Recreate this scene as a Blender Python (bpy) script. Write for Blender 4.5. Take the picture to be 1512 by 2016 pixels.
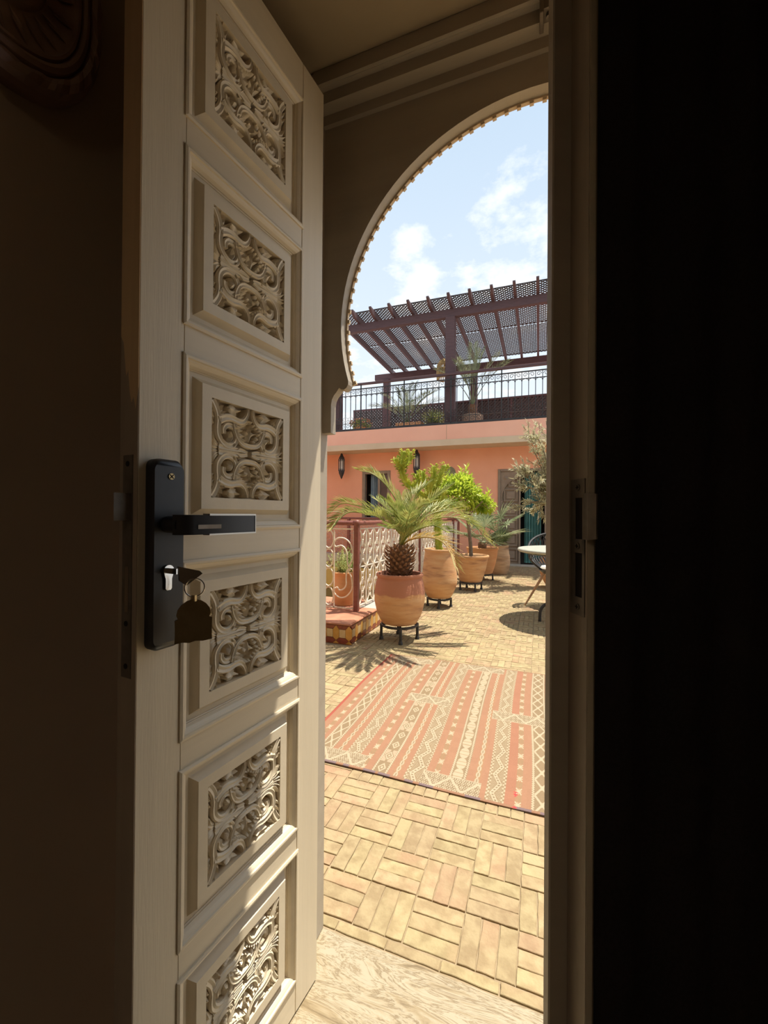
import bpy, math, random
import numpy as np
from mathutils import Vector, Matrix
from mathutils.geometry import tessellate_polygon

random.seed(7)
R = math.radians
sc = bpy.context.scene
COL = sc.collection
for _o in list(bpy.data.objects):
    bpy.data.objects.remove(_o)

# ------------------------------------------------------------------ camera
cam_d = bpy.data.cameras.new('camera')
cam = bpy.data.objects.new('camera', cam_d)
COL.objects.link(cam)
cam_d.sensor_fit = 'VERTICAL'
cam_d.sensor_height = 36.0
cam_d.lens = 820.0 / 2016.0 * 36.0
cam_d.clip_start = 0.01
YAW, PITCH, ROLL = R(20.4), R(0.3), R(0.43)
cam.matrix_world = (Matrix.Translation((0, 0, 1.1)) @ Matrix.Rotation(YAW, 4, 'Z')
                    @ Matrix.Rotation(R(90) + PITCH, 4, 'X') @ Matrix.Rotation(ROLL, 4, 'Z'))
sc.camera = cam

# ------------------------------------------------------------------ world: sky with clouds
SKY_STRENGTH = 0.88
world = bpy.data.worlds.new('sky')
sc.world = world
world.use_nodes = True
wn, wl = world.node_tree.nodes, world.node_tree.links
wn.clear()


def wnode(t, **kw):
    n = wn.new(t)
    for k, v in kw.items():
        setattr(n, k, v)
    return n


w_out = wnode('ShaderNodeOutputWorld')
w_bg = wnode('ShaderNodeBackground')
w_bg.inputs['Strength'].default_value = SKY_STRENGTH
w_tc = wnode('ShaderNodeTexCoord')
w_sep = wnode('ShaderNodeSeparateXYZ')
w_ramp = wnode('ShaderNodeValToRGB')
w_ramp.color_ramp.elements[0].position = 0.0
w_ramp.color_ramp.elements[0].color = (0.82, 0.87, 0.92, 1)
w_ramp.color_ramp.elements[1].position = 0.75
w_ramp.color_ramp.elements[1].color = (0.46, 0.59, 0.74, 1)
wl.new(w_tc.outputs['Generated'], w_sep.inputs[0])
wl.new(w_sep.outputs['Z'], w_ramp.inputs[0])
# clouds live on a flat layer overhead: project the view direction on it
w_add = wnode('ShaderNodeMath', operation='ADD')
w_add.inputs[1].default_value = 0.12
wl.new(w_sep.outputs['Z'], w_add.inputs[0])
w_div = wnode('ShaderNodeVectorMath', operation='DIVIDE')
w_cmb = wnode('ShaderNodeCombineXYZ')
for i in range(3):
    wl.new(w_add.outputs[0], w_cmb.inputs[i])
wl.new(w_tc.outputs['Generated'], w_div.inputs[0])
wl.new(w_cmb.outputs[0], w_div.inputs[1])
w_map = wnode('ShaderNodeMapping')
w_map.inputs['Location'].default_value = (3.35, 1.9, 0.4)
w_map.inputs['Scale'].default_value = (1.0, 1.0, 1.0)
wl.new(w_div.outputs[0], w_map.inputs[0])
w_noise = wnode('ShaderNodeTexNoise')
w_noise.inputs['Scale'].default_value = 4.2
w_noise.inputs['Detail'].default_value = 9
w_noise.inputs['Roughness'].default_value = 0.6
wl.new(w_map.outputs[0], w_noise.inputs['Vector'])
w_cr = wnode('ShaderNodeValToRGB')
w_cr.color_ramp.elements[0].position = 0.53
w_cr.color_ramp.elements[0].color = (0, 0, 0, 1)
w_cr.color_ramp.elements[1].position = 0.72
w_cr.color_ramp.elements[1].color = (1, 1, 1, 1)
BANKS = [((1040, 410), .20, .17), ((960, 365), .10, .07), ((818, 480), .10, .13), ((790, 565), .17, .15), ((880, 545), .12, .08), ((840, 320), .34, -.20), ((700, 420), .2, -.1)]
w_sum = w_noise.outputs['Fac']
for (bpx, bpy_), b_r, b_a in BANKS:      # cloud banks and clear patches, by compass direction
    v_ = Vector(((bpx - 756) / 820, 1.0, (1012 - bpy_) / 820))
    v_ = (Matrix.Rotation(YAW, 3, 'Z') @ v_).normalized()
    w_d = wnode('ShaderNodeVectorMath', operation='DISTANCE')
    w_d.inputs[1].default_value = v_
    wl.new(w_tc.outputs['Generated'], w_d.inputs[0])
    w_m = wnode('ShaderNodeMapRange', interpolation_type='SMOOTHSTEP')
    w_m.inputs['From Max'].default_value = b_r
    w_m.inputs['To Min'].default_value = b_a
    w_m.inputs['To Max'].default_value = 0.0
    wl.new(w_d.outputs['Value'], w_m.inputs[0])
    w_a = wnode('ShaderNodeMath', operation='ADD')
    wl.new(w_sum, w_a.inputs[0])
    wl.new(w_m.outputs[0], w_a.inputs[1])
    w_sum = w_a.outputs[0]
wl.new(w_sum, w_cr.inputs[0])
w_mix = wnode('ShaderNodeMixRGB')
w_mix.inputs[2].default_value = (0.99, 0.99, 0.97, 1)
wl.new(w_cr.outputs[0], w_mix.inputs[0])
wl.new(w_ramp.outputs[0], w_mix.inputs[1])
wl.new(w_mix.outputs[0], w_bg.inputs[0])
wl.new(w_bg.outputs[0], w_out.inputs[0])

# ------------------------------------------------------------------ sun
SUN_DIR = Vector((0.235, 0.21, 1.0)).normalized()      # towards the sun
sun_d = bpy.data.lights.new('sun', 'SUN')
sun_d.energy = 5.2
sun_d.angle = R(0.6)
sun_d.color = (1.0, 0.93, 0.80)
sun = bpy.data.objects.new('sun', sun_d)
COL.objects.link(sun)
sun.rotation_euler = SUN_DIR.to_track_quat('Z', 'Y').to_euler()
sun.location = (3, 4, 12)

# ------------------------------------------------------------------ exposure
sc.view_settings.view_transform = 'Standard'
sc.view_settings.look = 'None'
sc.view_settings.exposure = 0.55
sc.view_settings.gamma = 1.0
sc.view_settings.use_curve_mapping = False
sc.cycles.use_denoising = True
sc.cycles.max_bounces = 12
sc.cycles.diffuse_bounces = 8

# ------------------------------------------------------------------ materials
MATS = {}


def M(name, c1, c2=None, scale=6.0, rough=0.6, bump=0.0, bscale=40.0, stretch=(1, 1, 1), metal=0.0,
      spec=0.4, lo=0.35, hi=0.65, rnd=0.0, attr=None, c3=None, c3s=2.0, c3lo=.5, c3hi=.7, detail=5.0, trans=0.0):
    m = bpy.data.materials.new(name)
    m.use_nodes = True
    nt = m.node_tree
    b = nt.nodes['Principled BSDF']
    b.inputs['Roughness'].default_value = rough
    b.inputs['Metallic'].default_value = metal
    b.inputs['Specular IOR Level'].default_value = spec
    tc = nt.nodes.new('ShaderNodeTexCoord')
    mp = nt.nodes.new('ShaderNodeMapping')
    mp.inputs['Scale'].default_value = stretch
    nt.links.new(tc.outputs['Object'], mp.inputs[0])
    vec = mp.outputs[0]
    if rnd:
        oi = nt.nodes.new('ShaderNodeObjectInfo')
        add = nt.nodes.new('ShaderNodeVectorMath')
        add.operation = 'ADD'
        sca = nt.nodes.new('ShaderNodeVectorMath')
        sca.operation = 'SCALE'
        sca.inputs[0].default_value = (17, 9, 5)
        nt.links.new(oi.outputs['Random'], sca.inputs['Scale'])
        nt.links.new(vec, add.inputs[0])
        nt.links.new(sca.outputs[0], add.inputs[1])
        vec = add.outputs[0]
    c = None
    if c2 is not None:
        n = nt.nodes.new('ShaderNodeTexNoise')
        n.inputs['Scale'].default_value = scale
        n.inputs['Detail'].default_value = detail
        nt.links.new(vec, n.inputs['Vector'])
        r = nt.nodes.new('ShaderNodeValToRGB')
        r.color_ramp.elements[0].position = lo
        r.color_ramp.elements[0].color = (*c1, 1)
        r.color_ramp.elements[1].position = hi
        r.color_ramp.elements[1].color = (*c2, 1)
        nt.links.new(n.outputs['Fac'], r.inputs[0])
        c = r.outputs[0]
    if c3 is not None:
        n = nt.nodes.new('ShaderNodeTexNoise')
        n.inputs['Scale'].default_value = c3s
        n.inputs['Detail'].default_value = 6
        nt.links.new(vec, n.inputs['Vector'])
        r = nt.nodes.new('ShaderNodeValToRGB')
        r.color_ramp.elements[0].position = c3lo
        r.color_ramp.elements[1].position = c3hi
        r.color_ramp.elements[0].color = (0, 0, 0, 1)
        nt.links.new(n.outputs['Fac'], r.inputs[0])
        mx = nt.nodes.new('ShaderNodeMixRGB')
        nt.links.new(r.outputs[0], mx.inputs[0])
        nt.links.new(c, mx.inputs[1])
        mx.inputs[2].default_value = (*c3, 1)
        c = mx.outputs[0]
    if rnd or attr:
        hs = nt.nodes.new('ShaderNodeHueSaturation')
        mr = nt.nodes.new('ShaderNodeMapRange')
        mr.inputs['To Min'].default_value = 1 - (rnd or 0.12)
        mr.inputs['To Max'].default_value = 1 + (rnd or 0.12) * .8
        mh = nt.nodes.new('ShaderNodeMapRange')
        mh.inputs['To Min'].default_value = 0.5 - 0.010
        mh.inputs['To Max'].default_value = 0.5 + 0.006
        if attr:
            at = nt.nodes.new('ShaderNodeAttribute')
            at.attribute_name = attr
            src = at.outputs['Fac']
        else:
            src = oi.outputs['Random']
        fr = nt.nodes.new('ShaderNodeMath')
        fr.operation = 'MULTIPLY'
        fr.inputs[1].default_value = 7.31
        f2 = nt.nodes.new('ShaderNodeMath')
        f2.operation = 'FRACT'
        nt.links.new(src, fr.inputs[0])
        nt.links.new(fr.outputs[0], f2.inputs[0])
        nt.links.new(src, mr.inputs[0])
        nt.links.new(f2.outputs[0], mh.inputs[0])
        nt.links.new(mr.outputs[0], hs.inputs['Value'])
        nt.links.new(mh.outputs[0], hs.inputs['Hue'])
        if c is not None:
            nt.links.new(c, hs.inputs['Color'])
        else:
            hs.inputs['Color'].default_value = (*c1, 1)
        c = hs.outputs[0]
    if c is not None:
        nt.links.new(c, b.inputs['Base Color'])
    else:
        b.inputs['Base Color'].default_value = (*c1, 1)
    if trans:
        tl = nt.nodes.new('ShaderNodeBsdfTranslucent')
        if c is not None:
            nt.links.new(c, tl.inputs[0])
        ms = nt.nodes.new('ShaderNodeMixShader')
        ms.inputs[0].default_value = trans
        nt.links.new(b.outputs[0], ms.inputs[1])
        nt.links.new(tl.outputs[0], ms.inputs[2])
        nt.links.new(ms.outputs[0], nt.nodes['Material Output'].inputs[0])
    if bump:
        n = nt.nodes.new('ShaderNodeTexNoise')
        n.inputs['Scale'].default_value = bscale
        n.inputs['Detail'].default_value = 4
        nt.links.new(vec, n.inputs['Vector'])
        bp = nt.nodes.new('ShaderNodeBump')
        bp.inputs['Strength'].default_value = bump
        bp.inputs['Distance'].default_value = 0.01
        nt.links.new(n.outputs['Fac'], bp.inputs['Height'])
        nt.links.new(bp.outputs[0], b.inputs['Normal'])
    MATS[name] = m
    return m


M('taupe_wood', (0.659, 0.568, 0.421), (0.700, 0.606, 0.451), scale=14, rough=0.42, bump=0.05, bscale=130, stretch=(3, 3, .12), spec=.5)
M('taupe_rail', (0.659, 0.568, 0.421), (0.700, 0.606, 0.451), scale=14, rough=0.42, bump=0.035, bscale=130, stretch=(.15, 3, 3), spec=.5)
M('taupe_carve', (0.659, 0.568, 0.421), (0.700, 0.606, 0.451), scale=20, rough=0.45, bump=0.03, bscale=260)
M('raw_edge', (0.55, 0.38, 0.21), (0.63, 0.45, 0.26), scale=8, rough=0.6, stretch=(5, 5, .4), bump=.05)
M('edge_paint', (0.30, 0.24, 0.18), (0.34, 0.275, 0.205), scale=8, rough=0.55, stretch=(5, 5, .4), bump=.05)
M('frame_paint', (0.374, 0.323, 0.255), (0.408, 0.357, 0.285), scale=8, rough=0.5, bump=.04, bscale=80, stretch=(.4, 3, 3))
M('plaster_tan', (0.337, 0.270, 0.184), (0.378, 0.306, 0.209), scale=3, rough=0.85, bump=.06, bscale=60)
M('plaster_room', (0.449, 0.352, 0.260), (0.490, 0.388, 0.290), scale=2, rough=0.9, bump=.06, bscale=60)
M('plaster_dim', (0.16, 0.12, 0.085), (0.19, 0.145, 0.10), scale=2, rough=0.9, bump=.06, bscale=60)  # unseen walls toned dark so less light bounces back onto the leaf
M('black_metal', (0.012, 0.012, 0.014), (0.018, 0.018, 0.02), scale=30, rough=0.38, spec=.5, metal=0.0)
M('iron', (0.02, 0.02, 0.022), (0.035, 0.033, 0.033), scale=30, rough=0.5, spec=.5, bump=.1)
M('chrome', (0.72, 0.70, 0.66), rough=0.18, metal=1.0)
M('brass', (0.42, 0.32, 0.17), (0.34, 0.25, 0.12), scale=40, rough=0.38, metal=1.0)
M('steel', (0.22, 0.19, 0.155), (0.17, 0.14, 0.11), scale=50, rough=0.5, metal=0.6)
M('lever_metal', (0.55, 0.52, 0.47), rough=0.35, metal=0.6)
M('dark_hole', (0.012, 0.008, 0.006), rough=.9)  # flat near-black that paints the shade of holes, slots and unlit rooms
M('curtain_black', (0.020, 0.018, 0.018), (0.026, 0.023, 0.023), scale=200, rough=0.95, spec=.1, bump=.1, bscale=800)
M('dark_wood', (0.19, 0.10, 0.07), (0.28, 0.165, 0.11), scale=14, rough=0.45, bump=.15, bscale=60, spec=.5)
M('grout', (0.286, 0.214, 0.126), (0.353, 0.269, 0.168), scale=20, rough=.95, bump=.2, bscale=120)
BR1, BR2, BR3 = (0.29, 0.215, 0.113), (0.37, 0.29, 0.158), (0.335, 0.205, 0.12)
M('brick', BR1, BR2, lo=.40, hi=.58, detail=9, scale=22, rough=.85, bump=.35, bscale=70, rnd=.09, c3=BR3, c3s=4, c3lo=.54, c3hi=.74)
M('brick_far', BR1, BR2, lo=.40, hi=.58, detail=9, scale=22, rough=.85, bump=.3, bscale=70, attr='tone', c3=BR3, c3s=3, c3lo=.54, c3hi=.74)
M('pink_wall', (0.788, 0.382, 0.237), (0.835, 0.417, 0.266), scale=1.6, rough=.9, bump=.08, bscale=40)
M('pink_fascia', (0.821, 0.444, 0.322), (0.865, 0.488, 0.355), scale=1.6, rough=.9, bump=.08, bscale=40)
M('beige_trim', (0.620, 0.488, 0.333), (0.665, 0.532, 0.378), scale=3, rough=.85, bump=.05)
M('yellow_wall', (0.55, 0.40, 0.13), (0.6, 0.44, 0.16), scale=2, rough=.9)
M('ochre_wall_shade', (0.20, 0.16, 0.07), (0.23, 0.18, 0.08), scale=2, rough=.9)  # the ochre well wall below its shadow line, shade put into the colour
M('grey_stone', (0.424, 0.383, 0.323), (0.484, 0.433, 0.362), scale=6, rough=.85, bump=.1)
M('terracotta_top', (0.420, 0.168, 0.101), (0.487, 0.227, 0.134), scale=10, rough=.8, bump=.1)
M('tile_maroon', (0.185, 0.038, 0.021), (0.252, 0.063, 0.034), scale=30, rough=.3, rnd=.12)
M('tile_ochre', (0.521, 0.252, 0.042), (0.571, 0.302, 0.076), scale=30, rough=.3, rnd=.12)
M('tile_cream', (0.554, 0.378, 0.185), (0.588, 0.420, 0.235), scale=30, rough=.3, rnd=.12)
M('white_iron', (0.806, 0.746, 0.646), (0.726, 0.635, 0.504), scale=40, rough=.5)
M('maroon_iron', (0.20, 0.065, 0.05), (0.25, 0.09, 0.07), scale=30, rough=.5)
M('pergola_wood', (0.085, 0.046, 0.050), (0.110, 0.060, 0.062), scale=12, rough=.6, bump=.1, stretch=(.5, 4, 4))
M('lattice_wood', (0.059, 0.046, 0.046), (0.080, 0.059, 0.057), scale=12, rough=.7)
M('rattan', (0.40, 0.28, 0.12), (0.52, 0.38, 0.18), scale=90, rough=.8, bump=.4, bscale=150)
M('clay_paint', (0.40, 0.165, 0.10), (0.44, 0.19, 0.12), scale=6, rough=.75, bump=.15, bscale=25, stretch=(1, 1, 6))
M('clay', (0.564, 0.293, 0.131), (0.625, 0.373, 0.192), scale=5, rough=.8, bump=.2, bscale=22, stretch=(1, 1, 5), c3=(.36, .17, .09), c3s=3.5, c3lo=.52, c3hi=.7)
M('clay_old', (0.424, 0.272, 0.161), (0.504, 0.343, 0.211), scale=5, rough=.85, bump=.25, bscale=22, stretch=(1, 1, 6), c3=(.24, .15, .09), c3s=3, c3lo=.5, c3hi=.72)
M('clay_orange', (0.605, 0.282, 0.121), (0.646, 0.343, 0.161), scale=5, rough=.8, bump=.15, bscale=22, stretch=(1, 1, 5))
M('soil', (0.05, 0.03, 0.02), (0.10, 0.065, 0.04), scale=40, rough=.95, bump=.8, bscale=60)
M('palm_green', (0.151, 0.202, 0.046), (0.424, 0.433, 0.131), scale=9, rough=.45, c3=(.55, .46, .18), c3s=3, c3lo=.55, c3hi=.8, trans=.3)
M('palm_brown', (0.487, 0.302, 0.092), (0.420, 0.370, 0.134), scale=6, rough=.6, trans=.4)
M('palm_trunk', (0.15, 0.075, 0.04), (0.27, 0.14, 0.075), scale=25, rough=.85, bump=.4, bscale=60)
M('cactus_green', (0.362, 0.444, 0.050), (0.625, 0.625, 0.121), scale=14, rough=.55, trans=.35)
M('citrus_leaf', (0.202, 0.332, 0.030), (0.584, 0.665, 0.080), scale=4.5, rough=.4, lo=.3, hi=.62, trans=.45)
M('fan_leaf', (0.172, 0.232, 0.121), (0.424, 0.463, 0.282), scale=5, rough=.5, trans=.3)
M('olive_leaf', (0.424, 0.413, 0.242), (0.665, 0.614, 0.413), scale=9, rough=.5, trans=.35)
M('dark_shrub', (0.08, 0.12, 0.05), (0.22, 0.27, 0.11), scale=7, rough=.6, trans=.3)
M('herb_leaf', (0.222, 0.302, 0.080), (0.554, 0.575, 0.242), scale=9, rough=.6, trans=.4)
M('bark', (0.16, 0.11, 0.07), (0.24, 0.18, 0.12), scale=20, rough=.9, bump=.4, bscale=50)
M('flower', (0.72, 0.30, 0.18), (0.8, 0.5, 0.36), scale=12, rough=.6)
M('lantern_glass', (0.62, 0.55, 0.47), (0.7, 0.63, 0.56), scale=8, rough=.3)
M('window_glass', (0.05, 0.045, 0.045), (0.09, 0.075, 0.07), scale=2, rough=.08, spec=.6)
M('far_wood', (0.242, 0.181, 0.131), (0.282, 0.217, 0.156), scale=9, rough=.6, bump=.1)
M('teal_cloth', (0.071, 0.197, 0.185), (0.101, 0.252, 0.235), scale=5, rough=.9)
M('blue_cloth', (0.22, 0.30, 0.36), (0.30, 0.38, 0.43), scale=5, rough=.9)
M('dish', (0.16, 0.17, 0.09), (0.24, 0.24, 0.14), scale=20, rough=.35, bump=.3, bscale=60)
M('table_top', (0.30, 0.42, 0.36), (0.38, 0.5, 0.43), scale=12, rough=.4, spec=.3)
M('table_edge', (0.34, 0.35, 0.30), (0.4, 0.4, 0.34), scale=30, rough=.5)
M('leg_wood', (0.42, 0.24, 0.13), (0.5, 0.3, 0.17), scale=10, rough=.5, stretch=(4, 4, .5))
M('cushion', (0.72, 0.68, 0.6), rough=.9)
M('basket', (0.30, 0.20, 0.14), (0.40, 0.28, 0.2), scale=60, rough=.85, bump=.5, bscale=90)


def travertine():
    m = bpy.data.materials.new('travertine')
    m.use_nodes = True
    nt = m.node_tree
    b = nt.nodes['Principled BSDF']
    b.inputs['Roughness'].default_value = .38
    tc = nt.nodes.new('ShaderNodeTexCoord')
    mp = nt.nodes.new('ShaderNodeMapping')
    mp.inputs['Scale'].default_value = (0.75, 4.2, 1)
    mp.inputs['Rotation'].default_value = (0, 0, R(-7))
    nt.links.new(tc.outputs['Object'], mp.inputs[0])
    n = nt.nodes.new('ShaderNodeTexNoise')
    n.inputs['Scale'].default_value = 5.5
    n.inputs['Detail'].default_value = 12
    n.inputs['Roughness'].default_value = .62
    n.inputs['Distortion'].default_value = 1.1
    nt.links.new(mp.outputs[0], n.inputs['Vector'])
    r = nt.nodes.new('ShaderNodeValToRGB')
    e = r.color_ramp.elements
    e[0].position, e[0].color = .34, (.34, .25, .14, 1)
    e[1].position, e[1].color = .66, (.72, .64, .48, 1)
    for p_, c_ in ((.41, (.60, .48, .30, 1)), (.455, (.72, .63, .46, 1)), (.475, (.38, .28, .16, 1)), (.50, (.66, .55, .37, 1)), (.535, (.75, .67, .50, 1)), (.555, (.45, .34, .20, 1)), (.58, (.72, .63, .46, 1))):
        x = e.new(p_)
        x.color = c_
    nt.links.new(n.outputs['Fac'], r.inputs[0])
    gm = nt.nodes.new('ShaderNodeMixRGB')
    gm.blend_type = 'MULTIPLY'
    gm.inputs[0].default_value = 1.0
    gm.inputs[2].default_value = (.52, .505, .475, 1)
    nt.links.new(r.outputs[0], gm.inputs[1])
    nt.links.new(gm.outputs[0], b.inputs['Base Color'])
    n2 = nt.nodes.new('ShaderNodeTexNoise')
    n2.inputs['Scale'].default_value = 40
    nt.links.new(mp.outputs[0], n2.inputs['Vector'])
    bp = nt.nodes.new('ShaderNodeBump')
    bp.inputs['Strength'].default_value = .12
    bp.inputs['Distance'].default_value = .004
    nt.links.new(n2.outputs['Fac'], bp.inputs['Height'])
    nt.links.new(bp.outputs[0], b.inputs['Normal'])
    MATS['travertine'] = m


travertine()


def attr_mat(name, attr, rough=.9, bump=.3, bscale=500):
    m = bpy.data.materials.new(name)
    m.use_nodes = True
    nt = m.node_tree
    b = nt.nodes['Principled BSDF']
    b.inputs['Roughness'].default_value = rough
    b.inputs['Specular IOR Level'].default_value = .1
    a = nt.nodes.new('ShaderNodeAttribute')
    a.attribute_name = attr
    nt.links.new(a.outputs['Color'], b.inputs['Base Color'])
    tc = nt.nodes.new('ShaderNodeTexCoord')
    n = nt.nodes.new('ShaderNodeTexNoise')
    n.inputs['Scale'].default_value = bscale
    nt.links.new(tc.outputs['Object'], n.inputs['Vector'])
    bp = nt.nodes.new('ShaderNodeBump')
    bp.inputs['Strength'].default_value = bump
    bp.inputs['Distance'].default_value = .003
    nt.links.new(n.outputs['Fac'], bp.inputs['Height'])
    nt.links.new(bp.outputs[0], b.inputs['Normal'])
    MATS[name] = m


attr_mat('kilim', 'weave')


def pot_two_tone():
    """a clay pot whose upper part keeps old red-brown paint with a ragged lower edge"""
    m = MATS['clay'].copy()
    m.name = 'clay_two_tone'
    nt = m.node_tree
    b = nt.nodes['Principled BSDF']
    base = b.inputs['Base Color'].links[0].from_socket
    tc = nt.nodes.new('ShaderNodeTexCoord')
    sp = nt.nodes.new('ShaderNodeSeparateXYZ')
    nt.links.new(tc.outputs['Object'], sp.inputs[0])
    n = nt.nodes.new('ShaderNodeTexNoise')
    n.inputs['Scale'].default_value = 5
    n.inputs['Detail'].default_value = 8
    nt.links.new(tc.outputs['Object'], n.inputs['Vector'])
    ml = nt.nodes.new('ShaderNodeMath')
    ml.operation = 'MULTIPLY_ADD'
    ml.inputs[1].default_value = .16
    nt.links.new(n.outputs['Fac'], ml.inputs[0])
    nt.links.new(sp.outputs['Z'], ml.inputs[2])
    r = nt.nodes.new('ShaderNodeMapRange')
    r.inputs['From Min'].default_value = .335
    r.inputs['From Max'].default_value = .35
    nt.links.new(ml.outputs[0], r.inputs[0])
    mx = nt.nodes.new('ShaderNodeMixRGB')
    nt.links.new(r.outputs[0], mx.inputs[0])
    nt.links.new(base, mx.inputs[1])
    mx.inputs[2].default_value = (.43, .185, .115, 1)
    nt.links.new(mx.outputs[0], b.inputs['Base Color'])
    MATS['clay_two_tone'] = m


pot_two_tone()

# ------------------------------------------------------------------ mesh helpers
OFF = {}


def cat(pts, n=6, closed=False):
    """Catmull-Rom through points"""
    P = [Vector(p) for p in pts]
    out = []
    m = len(P)
    for i in range(m if closed else m - 1):
        a = P[(i - 1) % m] if (closed or i > 0) else P[0] * 2 - P[1]
        b, c = P[i], P[(i + 1) % m]
        d = P[(i + 2) % m] if (closed or i + 2 < m) else P[-1] * 2 - P[-2]
        for k in range(n):
            t = k / n
            out.append(.5 * ((2 * b) + (c - a) * t + (2 * a - 5 * b + 4 * c - d) * t * t + (3 * b - a - 3 * c + d) * t ** 3))
    if not closed:
        out.append(P[-1].copy())
    return out


class MB:
    def __init__(self):
        self.v, self.f, self.tone = [], [], None

    def add(self, vs, fs):
        n = len(self.v)
        self.v += [tuple(p) for p in vs]
        self.f += [tuple(i + n for i in q) for q in fs]
        return self

    def box(self, x0, x1, y0, y1, z0, z1):
        vs = [(x0, y0, z0), (x1, y0, z0), (x1, y1, z0), (x0, y1, z0), (x0, y0, z1), (x1, y0, z1), (x1, y1, z1), (x0, y1, z1)]
        return self.add(vs, [(3, 2, 1, 0), (4, 5, 6, 7), (0, 1, 5, 4), (1, 2, 6, 5), (2, 3, 7, 6), (3, 0, 4, 7)])

    def cbox(self, x0, x1, y0, y1, z0, z1, b):
        """box with chamfered edges"""
        vs, idx = [], {}
        X, Y, Z = (x0, x1), (y0, y1), (z0, z1)
        for i in (0, 1):
            for j in (0, 1):
                for k in (0, 1):
                    sx, sy, sz = (b if i == 0 else -b), (b if j == 0 else -b), (b if k == 0 else -b)
                    idx[i, j, k, 'x'] = len(vs); vs.append((X[i], Y[j] + sy, Z[k] + sz))
                    idx[i, j, k, 'y'] = len(vs); vs.append((X[i] + sx, Y[j], Z[k] + sz))
                    idx[i, j, k, 'z'] = len(vs); vs.append((X[i] + sx, Y[j] + sy, Z[k]))
        fs = []
        for i in (0, 1):
            fs.append([idx[i, j, k, 'x'] for j, k in ((0, 0), (1, 0), (1, 1), (0, 1))])
            fs.append([idx[j, i, k, 'y'] for j, k in ((0, 0), (1, 0), (1, 1), (0, 1))])
            fs.append([idx[j, k, i, 'z'] for j, k in ((0, 0), (1, 0), (1, 1), (0, 1))])
        for i in (0, 1):
            for j in (0, 1):
                fs.append([idx[i, j, 0, 'x'], idx[i, j, 1, 'x'], idx[i, j, 1, 'y'], idx[i, j, 0, 'y']])
                fs.append([idx[i, 0, j, 'x'], idx[i, 1, j, 'x'], idx[i, 1, j, 'z'], idx[i, 0, j, 'z']])
                fs.append([idx[0, i, j, 'y'], idx[1, i, j, 'y'], idx[1, i, j, 'z'], idx[0, i, j, 'z']])
                for k in (0, 1):
                    fs.append([idx[i, j, k, 'x'], idx[i, j, k, 'y'], idx[i, j, k, 'z']])
        return self.add(vs, fs)

    def beam(self, p, q, w, h, up=(0, 0, 1)):
        p, q = Vector(p), Vector(q)
        d = (q - p).normalized()
        s = d.cross(Vector(up))
        if s.length < 1e-5:
            s = d.cross(Vector((1, 0, 0)))
        s.normalize()
        t = s.cross(d)
        vs = []
        for c in (p, q):
            for a, b in ((-1, -1), (1, -1), (1, 1), (-1, 1)):
                vs.append(c + s * a * w / 2 + t * b * h / 2)
        return self.add(vs, [(3, 2, 1, 0), (4, 5, 6, 7), (0, 1, 5, 4), (1, 2, 6, 5), (2, 3, 7, 6), (3, 0, 4, 7)])

    def tube(self, pts, r, n=6, closed=False):
        P = [Vector(p) for p in pts]
        m = len(P)
        rr = r if isinstance(r, (list, tuple)) else [r] * m
        vs, fs = [], []
        nrm = None
        for i in range(m):
            if closed:
                t = P[(i + 1) % m] - P[i - 1]
            else:
                t = P[min(i + 1, m - 1)] - P[max(i - 1, 0)]
            if t.length < 1e-9:
                t = Vector((0, 0, 1))
            t.normalize()
            if nrm is None:
                a = Vector((0, 0, 1)) if abs(t.z) < .9 else Vector((1, 0, 0))
                nrm = (a - t * a.dot(t)).normalized()
            else:
                nrm = nrm - t * nrm.dot(t)
                if nrm.length < 1e-6:
                    nrm = t.orthogonal()
                nrm.normalize()
            b = t.cross(nrm)
            for k in range(n):
                an = 2 * math.pi * k / n
                vs.append(P[i] + (nrm * math.cos(an) + b * math.sin(an)) * rr[i])
        for i in range(m if closed else m - 1):
            for k in range(n):
                a, b = i * n + k, i * n + (k + 1) % n
                c, d = ((i + 1) % m) * n + (k + 1) % n, ((i + 1) % m) * n + k
                fs.append((a, b, c, d))
        if not closed:
            fs.append(tuple(range(n))[::-1])
            fs.append(tuple(range((m - 1) * n, m * n)))
        return self.add(vs, fs)

    def lathe(self, prof, n=28, c=(0, 0, 0)):
        vs, fs = [], []
        m = len(prof)
        for (r, z) in prof:
            for k in range(n):
                a = 2 * math.pi * k / n
                vs.append((c[0] + r * math.cos(a), c[1] + r * math.sin(a), c[2] + z))
        for i in range(m - 1):
            for k in range(n):
                fs.append((i * n + k, i * n + (k + 1) % n, (i + 1) * n + (k + 1) % n, (i + 1) * n + k))
        fs.append(tuple(range(n))[::-1])
        fs.append(tuple(range((m - 1) * n, m * n)))
        return self.add(vs, fs)

    def prism(self, poly, fn, d0, d1, inset=0.0, dm=None):
        """extrude polygon (u,v) between depths; fn(u,v,d)->xyz; optional inset bevel at d1"""
        n = len(poly)
        cx = sum(p[0] for p in poly) / n
        cy = sum(p[1] for p in poly) / n

        def ins(p):
            dx, dy = p[0] - cx, p[1] - cy
            L = math.hypot(dx, dy) or 1
            return (p[0] - dx / L * inset, p[1] - dy / L * inset)
        rings = [(poly, d0)]
        if inset and dm is not None:
            rings += [(poly, dm), ([ins(p) for p in poly], d1)]
        else:
            rings += [(poly, d1)]
        vs = [fn(p[0], p[1], d) for (pl, d) in rings for p in pl]
        fs = []
        for i in range(len(rings) - 1):
            for k in range(n):
                fs.append((i * n + k, i * n + (k + 1) % n, (i + 1) * n + (k + 1) % n, (i + 1) * n + k))
        tri = tessellate_polygon([[Vector((p[0], p[1], 0)) for p in poly]])
        L = (len(rings) - 1) * n
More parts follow.
